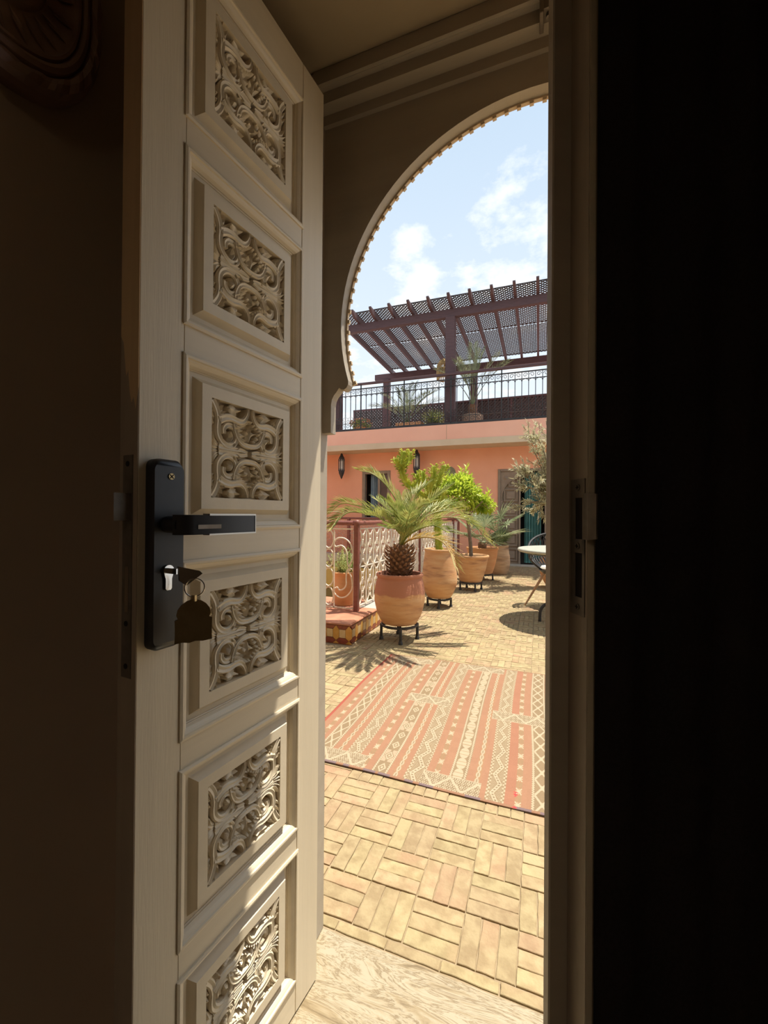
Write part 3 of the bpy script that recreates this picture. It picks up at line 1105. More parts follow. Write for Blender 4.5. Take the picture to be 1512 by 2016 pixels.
def visible(b):
    x, y = b[0], b[1]
    px, py, d = project(x, y)
    if d <= 0 or not (625 < px < 1085 and py < 2040):
        return -1
    if RUG[0] + .03 < x < RUG[1] - .03 and RUG[2] + .03 < y < RUG[3] - .03:
        return -1
    return b[2] * b[3] / d ** 3


scored = sorted(range(len(bricks)), key=lambda i: -visible(bricks[i]))
near = [i for i in scored[:300] if visible(bricks[i]) > 0]
nearset = set(near)
GAP = .0030


def brick_geo(w, l, h=.019, c=.0012, seed=0):
    rr = random.Random(seed)
    a, b = w / 2 - GAP / 2, l / 2 - GAP / 2
    j = lambda s: rr.uniform(-s, s)
    n = 4
    # outline with a few irregular points along the long sides
    pts = []
    for p, q in (((-a, -b), (a, -b)), ((a, -b), (a, b)), ((a, b), (-a, b)), ((-a, b), (-a, -b))):
        L = math.hypot(q[0] - p[0], q[1] - p[1])
        m = 4 if L > .1 else 2
        for k in range(m):
            t = k / m
            pts.append((p[0] + (q[0] - p[0]) * t + j(.0011), p[1] + (q[1] - p[1]) * t + j(.0011)))
    k = len(pts)
    top = []
    for x, y in pts:
        L = math.hypot(x, y)
        top.append((x - math.copysign(c, x) * (abs(x) > a * .8), y - math.copysign(c, y) * (abs(y) > b * .8)))
    vs = [(x, y, -h) for x, y in pts] + [(x, y, -c) for x, y in pts] + [(x, y, 0) for x, y in top]
    fs = []
    for r_ in (0, 1):
        for i in range(k):
            fs.append((r_ * k + i, r_ * k + (i + 1) % k, (r_ + 1) * k + (i + 1) % k, (r_ + 1) * k + i))
    fs.append(tuple(range(2 * k, 3 * k)))
    return vs, fs


BM = {}
for kk in range(6):
    for key, (w, l) in (('h', (CELL, CELL / 3)), ('v', (CELL / 3, CELL)), ('e', (CELL, .029))):
        vs, fs = brick_geo(w, l, seed=kk * 3 + ord(key))
        BM[key, kk] = MB().add(vs, fs).mesh('brick')
rb = random.Random(3)
for i in near:
    x, y, w, l = bricks[i]
    key = 'e' if l < .035 else ('h' if w > l else 'v')
    o = link_mesh('brick', BM[key, rb.randrange(6)], 'brick', terr)
    o.location = (x, y, rb.uniform(-.0016, .0012))
    o.rotation_euler = (rb.uniform(-.006, .006), rb.uniform(-.006, .006), rb.uniform(-.008, .008))
fv, ff, tone = [], [], []
for i, (x, y, w, l) in enumerate(bricks):
    if i in nearset:
        continue
    a, b = w / 2 - .0025, l / 2 - .0025
    dz = rb.uniform(-.0015, .0012)
    n0 = len(fv)
    fv += [(x + sx * a, y + sy * b, -.016) for sx, sy in ((-1, -1), (1, -1), (1, 1), (-1, 1))]
    fv += [(x + sx * (a - .002), y + sy * (b - .002), dz) for sx, sy in ((-1, -1), (1, -1), (1, 1), (-1, 1))]
    ff += [(n0 + 4, n0 + 5, n0 + 6, n0 + 7)] + [(n0 + k, n0 + (k + 1) % 4, n0 + 4 + (k + 1) % 4, n0 + 4 + k) for k in range(4)]
    tone += [rb.random()] * 5
far_me = MB().add(fv, ff).mesh('far_bricks')
at = far_me.attributes.new('tone', 'FLOAT', 'FACE')
at.data.foreach_set('value', tone)
tag(link_mesh('far_bricks', far_me, 'brick_far', terr), kind='stuff')

# ================================================================== KILIM RUG
RW, RL = RUG[1] - RUG[0], RUG[3] - RUG[2]
NXR, NYR = 760, 620
gx = np.linspace(0, RW, NXR)
gy = np.linspace(0, RL, NYR)
Xg, Yg = np.meshgrid(gx, gy, indexing='ij')
SAL = np.array((.51, .275, .17))
SAL2 = np.array((.50, .29, .165))
BRN = np.array((.40, .285, .17))
CRM = np.array((.66, .54, .37))
RED = np.array((.52, .14, .10))
colr = np.zeros((NXR, NYR, 3)) + SAL
bands = []
unit = [('p', .04), ('s', .03), ('p', .03), ('z', .015), ('X', .06), ('z', .015), ('p', .03), ('c', .03), ('p', .03), ('b', .015), ('D', .06), ('b', .015), ('p', .04), ('s', .03), ('p', .04), ('z', .015), ('d', .06), ('z', .015),
        ('p', .03), ('c', .03), ('p', .03), ('b', .015), ('D', .07), ('b', .015), ('p', .04), ('s', .03), ('p', .05), ('z', .015), ('o', .06), ('z', .015), ('p', .04), ('c', .03), ('p', .04), ('b', .015), ('D', .06), ('b', .015),
        ('r', .05), ('s', .03), ('p', .045), ('z', .015), ('X', .07), ('z', .015), ('p', .03)]
x_ = .02
while x_ < RW - .03:
    for t, w in unit:
        bands.append((x_, w * .79, t))
        x_ += w * .79
        if x_ > RW:
            break


def tri(a, p):
    return np.abs(((a / p) % 1.0) - .5) * 2


for (x0, w, t) in bands:
    m = (Xg >= x0) & (Xg < x0 + w)
    u = (Xg - x0) / w          # 0..1 over the band
    v = Yg
    if t == 'p':
        c = SAL
    elif t == 'r':
        c = SAL * .78 + RED * .22
    else:
        c = SAL2
    colr[m] = c
    if t == 'z':
        l = np.abs(u - (.28 + .44 * tri(v, .014))) < .30
        colr[m] = BRN * .9
        colr[m & l] = CRM
    elif t == 'b':
        l = (((v / .012).astype(int) + (u * 2).astype(int)) % 2 == 0)
        colr[m] = BRN
        colr[m & l] = CRM
    elif t == 'c':
        colr[m] = SAL2
        l = np.abs(u - .5) < .12 + .26 * np.abs(np.sin(v / .045 * math.pi))
        colr[m & l] = CRM * .93
        l2 = l & (np.abs(u - .5) < .1) & (np.abs(np.sin(v / .045 * math.pi)) > .7)
        colr[m & l2] = BRN
    elif t == 's':
        ph = (v / .085) % 1.0
        s1 = ph < .5
        a, b = np.abs(u - .5) * 2, np.abs(ph / .5 - .5) * 2
        star = s1 & (((np.abs(a - b) < .28) & (b < .95)) | ((a < .16) & (b < .9)) | ((b < .14)))
        lat = (~s1) & (((u * 3 + v / .014) % 1.0 < .4) ^ ((u * 3 - v / .014) % 1.0 < .4))
        colr[m] = SAL2
        colr[m & lat] = BRN
        colr[m & star] = CRM
    elif t == 'X':
        ph = (v / .105) % 1.0
        b = np.abs(ph - .5) * 2
        a = np.abs(u - .5) * 2
        colr[m] = BRN
        l = np.abs(a - b) < .17
        colr[m & l] = CRM
        dd = (a + (1 - b) * 0 + b) < .52
        ring = ((a + b) < .62) & ((a + b) > .44)
        colr[m & ((a + b) < .30)] = CRM
        ring2 = ((a + (1 - b)) < .3)
    elif t == 'd':
        ph = (v / .095) % 1.0
        b = np.abs(ph - .5) * 2
        a = np.abs(u - .5) * 2
        colr[m] = BRN
        s = a + b * 1.15
        colr[m & (s < .80) & (s > .52)] = CRM
        colr[m & (s < .25)] = CRM
        odd = ((v / .095).astype(int) % 3) == 1
        colr[m & odd & (s > .98) & (a > .2)] = CRM * .75 + SAL * .25
    elif t == 'o':
        ph = (v / .085) % 1.0
        b = np.abs(ph - .5) * 2
        a = np.abs(u - .5) * 2
        colr[m] = BRN
        l = (a < .82 * np.sqrt(np.clip(1 - b ** 2.2, 0, 1)) + .06)
        colr[m & l] = CRM * .97
        colr[m & l & (np.abs(b - .32) < .06)] = BRN * 1.25
    elif t == 'D':
        zc = .22 + .56 * tri(v, .125)
        dist = np.abs(u - zc)
        colr[m] = BRN
        l = dist < .19
        colr[m & l] = CRM
        colr[m & (dist < .07) & ((v / .008).astype(int) % 2 == 0)] = BRN * .8
        lat = (dist > .27) & (((u * 6 + v / .012) % 1.0 < .35))
        colr[m & lat] = CRM * .7 + BRN * .3
for (bx0, bx1, by0, by1) in ((.02, .355, .0, .105), (.61, .85, .0, .105), (1.25, 1.6, 0, .105), (.35, .60, .72, .825), (.845, 1.22, .67, .775), (1.5, 1.8, .7, .8), (.08, .36, 1.335, 1.44), (.60, .86, 1.335, 1.44), (1.3, 1.6, 1.335, 1.44)):
    m = (Xg >= bx0) & (Xg < bx1) & (Yg >= by0) & (Yg < by1)
    uu, vv = Xg - bx0, (Yg - by0) / (by1 - by0)
    row = ((Yg - by0) / .011).astype(int)
    ck = ((uu / .0095 + .5 * (row % 2)) % 1.0) < .62
    ck &= (((Yg - by0) / .011) % 1.0) < .72
    colr[m] = BRN * .85
    colr[m & ck] = CRM
    zc = .12 + .76 * tri(Xg - bx0, .115)
    colr[m & (np.abs(vv - zc) < .085)] = CRM
    colr[m & ((vv < .06) | (vv > .94))] = CRM
edge_m = Yg < .012
pn = (np.sin(Xg * 70) + np.sin(Xg * 31 + 1)) > .1
colr[edge_m & pn] = np.array((.30, .21, .21))
colr[edge_m & ~pn] = SAL * .9
colr[(Yg > RL - .008)] = SAL * .8
colr[(Xg < .016)] = RED
colr[(Xg > RW - .016)] = RED
rs = np.random.RandomState(5)
lowf = np.kron(rs.rand(NXR // 20 + 1, NYR // 20 + 1), np.ones((20, 20)))[:NXR, :NYR]
colr *= .58
colr *= (1 + .10 * (rs.rand(NXR, NYR, 1) - .5)) * (1 + .05 * (lowf[..., None] - .5))
red_m = (np.abs(Xg - .985) < .005 + .004 * np.sin(Yg * 400)) & (((Yg > .0) & (Yg < .012)) | ((Yg > .07) & (Yg < .10)))
colr[red_m] = np.array((.65, .06, .06))
rug_z = .0055 + .0012 * np.sin(Xg * 6.3 + Yg * 2.1) + .0009 * np.sin(Yg * 9 + Xg * 3)
# slightly wavy outline
Xw = Xg + .006 * np.sin(Yg * 4.2 + .6) - .012 * (Yg / RL - .5)
Yw = Yg + .005 * np.sin(Xg * 5.1)
verts = np.stack([RUG[0] + Xw, RUG[2] + Yw, rug_z], -1).reshape(-1, 3)
ii = np.arange(NXR * NYR).reshape(NXR, NYR)
quads = np.stack([ii[:-1, :-1], ii[1:, :-1], ii[1:, 1:], ii[:-1, 1:]], -1).reshape(-1, 4)
# thickness: a skirt down to the floor
border = np.concatenate([ii[:, 0], ii[-1, 1:], ii[::-1, -1][1:], ii[0, ::-1][1:-1]])
sk_v = verts[border].copy()
sk_v[:, 2] = .0006
nb = len(border)
allv = np.concatenate([verts, sk_v])
skq = np.stack([border, np.roll(border, -1), np.roll(np.arange(nb), -1) + len(verts), np.arange(nb) + len(verts)], -1)
allq = np.concatenate([quads, skq[:, ::-1]])
rug_me = bpy.data.meshes.new('kilim_rug')
rug_me.vertices.add(len(allv))
rug_me.vertices.foreach_set('co', allv.ravel())
rug_me.loops.add(allq.size)
rug_me.loops.foreach_set('vertex_index', allq.ravel().astype(np.int32))
rug_me.polygons.add(len(allq))
rug_me.polygons.foreach_set('loop_start', np.arange(len(allq), dtype=np.int32) * 4)
rug_me.update(calc_edges=True)
ca = rug_me.color_attributes.new('weave', 'FLOAT_COLOR', 'POINT')
call = np.concatenate([colr.reshape(-1, 3), colr.reshape(-1, 3)[border] * .6])
ca.data.foreach_set('color', np.concatenate([np.clip(call, 0, 1), np.ones((len(call), 1))], 1).ravel().astype(np.float32))
rug = link_mesh('kilim_rug', rug_me, 'kilim')
tag(rug, 'salmon and cream striped flat woven kilim rug lying on the brick terrace', 'rug')

# ================================================================== COURTYARD WELL
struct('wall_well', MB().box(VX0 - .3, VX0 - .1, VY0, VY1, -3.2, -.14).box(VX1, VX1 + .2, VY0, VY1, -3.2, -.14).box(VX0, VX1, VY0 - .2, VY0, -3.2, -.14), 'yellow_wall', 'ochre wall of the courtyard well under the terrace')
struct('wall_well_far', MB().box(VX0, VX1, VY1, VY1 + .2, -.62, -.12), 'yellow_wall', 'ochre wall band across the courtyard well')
struct('wall_well_low', MB().box(VX0, VX1, VY1 + .02, VY1 + .22, -3.2, -.62), 'ochre_wall_shade', 'lower ochre wall of the courtyard well with shade in its colour')
struct('floor_well', MB().box(VX0 - .3, VX1 + .3, VY0 - .3, VY1 + .3, -3.3, -3.2), 'grey_stone', 'stone floor at the bottom of the courtyard well')

# tiled kerb round the well
KZ0, KZ1 = .0, .175
KX1, KY0 = -1.475, 3.18
kerb = thing('tiled_kerb', 'low terracotta topped kerb faced with hexagonal maroon and ochre tiles', None, (KX1 - .4, KY0 + .3, 0), kind='structure')
kb = MB()
kb.box(-6.0, KX1 - .012, KY0 + .012, VY0 + .02, -.011, KZ1 - .018).box(VX1 - .02, KX1 - .012, VY0, 9.0, -.011, KZ1 - .018)
kb.build('kerb_body', 'terracotta_top', kerb)
tp = MB()
tp.cbox(-6.0, KX1 + .004, KY0 - .004, VY0 + .02, KZ1 - .018, KZ1, .006)
tp.build('kerb_top', 'terracotta_top', kerb)
tp = MB()
tp.cbox(VX1 - .02, KX1 + .004, VY0 + .021, 9.0, KZ1 - .018, KZ1, .006)
tp.build('kerb_top', 'grey_stone', kerb)


def tile_meshes(fn_axis):
    P_ = .118
    H_ = KZ1 - .018
    hx, hz = P_ * .5, H_ * .30
    out = {}
    out['hex_low'] = ('tile_maroon', [(-hx * .5, .002), (hx * .5, .002), (hx, hz * .55 + .002), (hx * .5, hz * 1.1), (-hx * .5, hz * 1.1), (-hx, hz * .55 + .002)])
    out['hex_top'] = ('tile_maroon', [(-hx, H_ - .002), (hx, H_ - .002), (hx * .5, H_ - hz * .75), (-hx * .5, H_ - hz * .75)])
    z0, z1 = hz * 1.1, H_ - hz * .75
    out['sq'] = ('tile_cream', [(-hx * .5, z0), (hx * .5, z0), (hx * .5, z1), (-hx * .5, z1)])
    out['dia'] = ('tile_ochre', [(hx * .5, z0), (hx, hz * .55 + .002), (hx * 1.5, z0), (hx * 1.5, z1), (hx, H_ - .002), (hx * .5, z1)])
    out['low_tri'] = ('tile_ochre', [(hx * .5, .002), (hx * 1.5, .002), (hx, hz * .55 + .002)])
    return P_, out


PT, TILES = tile_meshes(None)


def shrink(poly, g=.0013):
    cx = sum(p[0] for p in poly) / len(poly)
    cy = sum(p[1] for p in poly) / len(poly)
    return [(p[0] - math.copysign(min(g, abs(p[0] - cx) * .3), p[0] - cx), p[1] - math.copysign(min(g, abs(p[1] - cy) * .3), p[1] - cy)) for p in poly]


TM_X, TM_Y = {}, {}
for k_, (mt, pg) in TILES.items():
    TM_X[k_] = (mt, MB().prism(shrink(pg), lambda u, v, d: (u, -d, v), 0, .011).mesh('tile'))
    TM_Y[k_] = (mt, MB().prism(shrink(pg), lambda u, v, d: (d, u, v), 0, .011).mesh('tile'))
for c in range(5):
    for k_, (mt, me) in TM_X.items():
        o = link_mesh('tile', me, mt, kerb)
        o.location = Vector((KX1 - .012 - PT * .5 - .005 - c * PT - (PT * .5 if k_ == 'x' else 0), KY0 + .012, 0)) - Vector(kerb.location)
for c in range(16):
    for k_, (mt, me) in TM_Y.items():
        o = link_mesh('tile', me, mt, kerb)
        o.location = Vector((KX1 - .012, KY0 + .012 + PT * .5 + c * PT, 0)) - Vector(kerb.location)


# ---------- white scroll railing on the kerb
def spiral(c, r0, r1, a0_, a1_, n=16):
    return [(c[0] + (r0 + (r1 - r0) * i / n) * math.cos(R(a0_ + (a1_ - a0_) * i / n)), c[1] + (r0 + (r1 - r0) * i / n) * math.sin(R(a0_ + (a1_ - a0_) * i / n))) for i in range(n + 1)]


RX, RY = -1.624, 3.63
ZR0, ZR1 = .215, .955
rail_y = thing('scroll_railing', 'white wrought iron scroll railing running back beside the clay pots', 'railing', (RX, RY, KZ1), group='white scroll railings')
LEN = 5.2
for yy in (0, 2.2, 4.75):
    MB().box(RX - .022, RX + .022, RY + yy - .022, RY + yy + .022, KZ1, 1.0).build('post', 'maroon_iron', rail_y)
MB().tube([(RX, RY, 1.012), (RX, RY + LEN, 1.012)], .022, 10).build('handrail', 'maroon_iron', rail_y)
MB().lathe([(.0, -.03), (.024, -.03), (.032, -.01), (.032, .012), (.022, .028), (.0, .034)], 14, (RX, RY, 1.012)).build('post_cap', 'maroon_iron', rail_y, smooth=True)
for z in (ZR0, (ZR0 + ZR1) / 2, ZR1):
    MB().beam((RX, RY, z), (RX, RY + LEN, z), .012, .010).build('rail', 'white_iron', rail_y)


def scroll_unit(w, h):
    """two facing bows with small double curls between them, in a w x h cell centred at the origin"""
    s = []
    for sx in (-1, 1):
        s.append([(sx * w * .5, h * .5), (sx * w * .22, h * .40), (sx * w * .13, h * .16), (sx * w * .30, 0), (sx * w * .13, -h * .16), (sx * w * .22, -h * .40), (sx * w * .5, -h * .5)])
        s.append([(sx * w * .5, h * .5), (sx * w * .80 - sx * w * .02, h * .38), (sx * w * .87, h * .14)][:1] + [(sx * w * .46, h * .30), (sx * w * .40, 0), (sx * w * .46, -h * .30), (sx * w * .5, -h * .5)])
    for sx in (-1, 1):
        for sz in (-1, 1):
            s.append(spiral((sx * w * .075, sz * h * .18), w * .075, w * .02, 180 if sx > 0 else 0, (180 - 330 if sx > 0 else 330), 9))
            s.append([(sx * w * .02, sz * h * .02), (sx * w * .03, sz * h * .10), (sx * w * .0, sz * h * .18)])
            s.append(spiral((sx * w * .09, sz * h * .33), w * .07, w * .02, 0 if sx > 0 else 180, (330 if sx > 0 else -150), 9))
    return s


UW = .19
su_st = [MB().tube(cat([(0, a, b) for a, b in st], 3), .0068, 5) for st in scroll_unit(UW, (ZR1 - ZR0) / 2)]
su_me = [m_.mesh('scroll') for m_ in su_st]
nu = int(LEN / UW)
rest = MB()
for k in range(nu):
    for zc in (ZR0 + (ZR1 - ZR0) * .25, ZR0 + (ZR1 - ZR0) * .75):
        c = Vector((RX, RY + .045 + UW * (k + .5), zc))
        if k < 9:
            for me in su_me:
                o = link_mesh('scroll', me, 'white_iron', rail_y, smooth=True)
                o.location = c - Vector(rail_y.location)
        else:
            for m_ in su_st:
                rest.add([Vector(p) + c for p in m_.v], m_.f)
tag(rest.build('far_scrolls', 'white_iron', rail_y, smooth=True), kind='stuff')

rail_x = thing('scroll_railing', 'white wrought iron railing panel with one large lyre scroll above the tiled kerb corner', 'railing', (RX - .3, RY, KZ1), group='white scroll railings')
MB().tube([(RX - .036, RY, 1.012), (-5.6, RY, 1.012)], .022, 10).build('handrail', 'maroon_iron', rail_x)
for z in (.195, ZR1):
    MB().beam((RX - .036, RY, z), (-5.6, RY, z), .010, .012).build('rail', 'white_iron', rail_x)


def cz_(pts):
    return [(RX - (425 - x) / 1380, RY, 1.013 - (y - 195) / 1418) for x, y in pts]


lyre = [[(165, 515), (110, 520), (98, 460), (150, 405), (240, 405), (320, 460), (365, 560), (370, 670), (330, 760), (312, 800), (350, 820), (385, 822)],
        [(150, 530), (190, 505), (245, 530), (285, 610), (290, 720), (310, 790), (325, 815), (310, 850), (350, 930), (365, 1040), (345, 1120), (270, 1200), (180, 1215), (110, 1170), (95, 1110), (150, 1075)],
        [(325, 815), (285, 850), (275, 950), (275, 1040), (240, 1095), (180, 1115), (150, 1080)],
        [(385, 300), (385, 1340)], [(465, 300), (465, 800)]]
ly = MB()
for st in lyre[:3]:
    ly.tube(cat(cz_(st), 4), .007, 6)
lyo = ly.build('lyre_scroll', 'white_iron', rail_x, smooth=True)
for xb in (385, 95):
    MB().beam(cz_([(xb, 300)])[0], cz_([(xb, 1360)])[0], .010, .010, (0, 1, 0)).build('bar', 'white_iron', rail_x)
for k in range(4):      # ovals of the next bay
    zc = .30 + k * .185
    mb = MB()
    mb.tube([(cz_([(30, 0)])[0][0] - .012 + .052 * math.cos(2 * math.pi * q / 18), RY, zc + .088 * math.sin(2 * math.pi * q / 18)) for q in range(18)], .007, 6, closed=True)
    mb.build('oval', 'white_iron', rail_x, smooth=True)

# ---------- far railing with a net of rings on the other side of the well
FY = 8.92
rail_f = thing('ring_railing', 'dark red railing with a net of pink rings across the far side of the well', 'railing', (-3.6, FY, 0))
MB().box(-6.0, KX1, VY1 - .02, 9.06, -.011, .17).build('kerb', 'grey_stone', rail_f)
MB().tube([(-6, FY, 1.0), (RX, FY, 1.0)], .022, 8).build('handrail', 'maroon_iron', rail_f)
for xx in (-5.6, -4.2, -2.85, RX):
    MB().box(xx - .03, xx + .03, FY - .03, FY + .03, .17, 1.0).build('post', 'maroon_iron', rail_f)
ringm = MB().tube([(.078 * math.cos(2 * math.pi * q / 16), 0, .078 * math.sin(2 * math.pi * q / 16)) for q in range(16)], .0075, 5, closed=True)
ringm.tube([(.035 * math.cos(2 * math.pi * q / 10), 0, .035 * math.sin(2 * math.pi * q / 10)) for q in range(10)], .005, 4, closed=True)
ring_me = ringm.mesh('ring')
M('pink_iron', (0.55, 0.33, 0.26), (0.6, 0.38, 0.3), scale=30, rough=.5)
for i in range(17):
    for j in range(5):
        o = link_mesh('ring', ring_me, 'pink_iron', rail_f)
        o.location = Vector((-4.9 + i * .156, FY, .255 + j * .156)) - Vector(rail_f.location)

# ================================================================== BUILDING ACROSS THE TERRACE
WY = 9.5
DX0, DX1, DZT = -.853, .171, 2.11       # far doorway
WX0, WX1, WZ0, WZ1 = -4.11, -3.376, .95, 2.16
wb = MB()
wb.box(-6.5, WX0, WY, WY + .3, -.1, 3.0).box(WX0, WX1, WY, WY + .3, -.1, WZ0).box(WX0, WX1, WY, WY + .3, WZ1, 3.0)
wb.box(WX1, DX0, WY, WY + .3, -.1, 3.0).box(DX0, DX1, WY, WY + .3, DZT, 3.0).box(DX1, 5.5, WY, WY + .3, -.1, 3.0)
struct('wall_far', wb, 'pink_wall', 'salmon pink plastered wall on the far side of the terrace')
struct('wall_side', MB().box(-6.5, -6.2, 1.0, 9.5, -.1, 3.0), 'pink_wall', 'salmon wall along the left side of the terrace')
slab = thing('balcony_slab', 'salmon balcony front with a beige band along its lower edge', None, (-1, 9.3, 2.6), kind='structure')
MB().box(-6.5, 5.5, 8.95, 13.4, 2.73, 3.06).build('fascia', 'pink_fascia', slab)
MB().box(-6.5, 5.5, 8.935, 9.5, 2.60, 2.735).build('beige_band', 'beige_trim', slab)
MB().box(-1.896, -1.888, 8.9485, 8.952, 2.74, 3.05).build('crack', 'plaster_tan', slab)

# window
win = thing('window_1', 'grey framed window with a pale blue curtain in the salmon wall', None, ((WX0 + WX1) / 2, WY, WZ0), kind='structure')
fw = .075
for b_ in ((WX0, WX0 + fw, WZ0, WZ1), (WX1 - fw, WX1, WZ0, WZ1), (WX0 + fw, WX1 - fw, WZ1 - fw, WZ1), (WX0 + fw, WX1 - fw, WZ0, WZ0 + fw)):
    MB().cbox(b_[0], b_[1], WY - .02, WY + .08, b_[2], b_[3], .006).build('window_frame', 'far_wood', win)
mid = WX0 + .40
MB().cbox(mid, mid + .06, WY + .02, WY + .07, WZ0 + fw, WZ1 - fw, .004).build('sash_bar', 'far_wood', win)
MB().box(mid + .06, WX1 - fw, WY + .045, WY + .055, WZ0 + fw, WZ1 - fw).build('pane', 'window_glass', win)
MB().box(WX0 - .5, WX1 + .5, WY + .29, WY + .33, WZ0 - .2, WZ1 + .2).build('room_shade_panel', 'dark_hole', win)  # near-black sheet standing for the unlit room behind the window


def drape(x0, x1, y, z0, z1, amp, waves, n=48):
    mb = MB()
    vs, fs = [], []
    for i in range(n + 1):
        t = i / n
        x = x0 + (x1 - x0) * t
        yy = y + amp * math.sin(t * waves * 2 * math.pi) + amp * .3 * math.sin(t * waves * 4.6 * math.pi + 1)
        vs += [(x, yy, z0), (x, yy * 1.0, z1)]
    for i in range(n):
        fs.append((2 * i, 2 * i + 2, 2 * i + 3, 2 * i + 1))
    return mb.add(vs, fs)


drape(WX0 + fw + .10, mid - .01, WY + .12, WZ0 + fw, WZ1 - fw, .02, 5).build('curtain', 'blue_cloth', win, smooth=True)

# door across the terrace: frame, arched leaf with panels, open dark gap
dr = thing('door_3', 'grey brown carved arched door in the salmon wall with its right leaf open', None, ((DX0 + DX1) / 2, WY, 0), kind='structure')
for b_ in ((DX0, DX0 + .055, 0, DZT), (DX1 - .055, DX1, 0, DZT), (DX0 + .055, DX1 - .055, DZT - .055, DZT)):
    MB().cbox(b_[0], b_[1], WY - .02, WY + .12, b_[2], b_[3], .006).build('door_frame', 'far_wood', dr)
LX0, LX1 = DX0 + .055, -.375
MB().box(LX0, LX1, WY + .045, WY + .085, .02, DZT - .055).build('leaf', 'far_wood', dr)
MB().box(LX1 - .035, LX1, WY + .0, WY + .046, .02, DZT - .055).build('meeting_strip', 'far_wood', dr)
# raised spandrel with a horseshoe arch cut
acx, acz, ar = LX1 + .02, 1.50, .40
arc = [(acx + ar * math.cos(R(a)), acz + ar * math.sin(R(a))) for a in range(92, 200, 6)]
sp_poly = [(LX1 - .036, DZT - .056), (LX0, DZT - .056), (LX0, 1.24), (LX0 + .03, 1.24), (LX0 + .045, 1.30), (LX0 + .03, 1.345)] + [p for p in arc[::-1] if p[0] < LX1 - .036]
MB().prism(sp_poly, lambda u, v, d: (u, d, v), WY + .004, WY + .046).build('arch_board', 'far_wood', dr)
rp = [acx + (ar + .012) * math.cos(R(a)) for a in range(92, 200, 6)]
MB().tube([(acx + (ar + .015) * math.cos(R(a)), WY + .004, acz + (ar + .015) * math.sin(R(a))) for a in range(100, 196, 6)], .012, 6).build('arch_moulding', 'far_wood', dr, smooth=True)
MB().lathe([(.0, -.012), (.055, -.012), (.05, .0), (.035, .002), (.03, .008), (.0, .010)], 18).build('rosette', 'far_wood', dr, smooth=True, world=False)
ro = [o for o in dr.children if o.name.startswith('rosette')][0]
ro.rotation_euler = (R(90), 0, 0)
ro.location = Vector((LX0 + .11, WY + .0, 1.92)) - Vector(dr.location)
for k in range(6):
    z0 = .10 + k * .325
    z1 = z0 + .27
    x0, x1 = LX0 + .07, LX1 - .06
    if k == 5:
        x0 = LX0 + .17
    mb = MB()
    for (i_, y_) in ((0, .03), (0, .022), (.012, .018), (.024, .030)):
        pass
    rings = [(0, .046), (0, .012), (.020, .012), (.028, .040), (.050, .040), (.062, .018)]
    vs = []
    for ins, y_ in rings:
        vs += [(x0 + ins, WY + y_, z0 + ins), (x1 - ins, WY + y_, z0 + ins), (x1 - ins, WY + y_, z1 - ins), (x0 + ins, WY + y_, z1 - ins)]
    fs = [(i * 4 + q, i * 4 + (q + 1) % 4, (i + 1) * 4 + (q + 1) % 4, (i + 1) * 4 + q) for i in range(len(rings) - 1) for q in range(4)]
    fs.append((20, 21, 22, 23))
    mb.add(vs, fs)
    mb.build('panel', 'far_wood', dr)
MB().box(DX0 - .3, DX1 + .3, WY + .55, WY + .6, -.05, DZT + .2).box(DX0 - .3, DX0 - .25, WY + .3, WY + .56, -.05, DZT + .2).box(DX1 + .25, DX1 + .3, WY + .3, WY + .56, -.05, DZT + .2).box(DX0 - .3, DX1 + .3, WY + .3, WY + .56, DZT + .15, DZT + .2).build('room_shade_panel', 'dark_hole', dr)  # near-black panels standing for the unlit room behind the doorway
MB().box(DX1 - .055, DX1 - .02, WY + .12, WY + .5, .02, DZT - .055).build('open_leaf', 'far_wood', dr)
MB().box(DX0 - .02, DX1 + .02, WY - .10, WY + .02, -.005, .035).build('door_step', 'grey_stone', dr)
tcur = thing('teal_curtain', 'teal curtain hanging in the open far doorway', 'curtain', (-.12, WY + .15, .06))
drape(-.295, .05, WY + .15, .06, DZT - .07, .025, 6).build('fabric', 'teal_cloth', tcur, smooth=True)
MB().tube([(LX1, WY + .15, DZT - .068), (DX1 - .056, WY + .15, DZT - .068)], .012, 8).build('rod', 'iron', tcur)


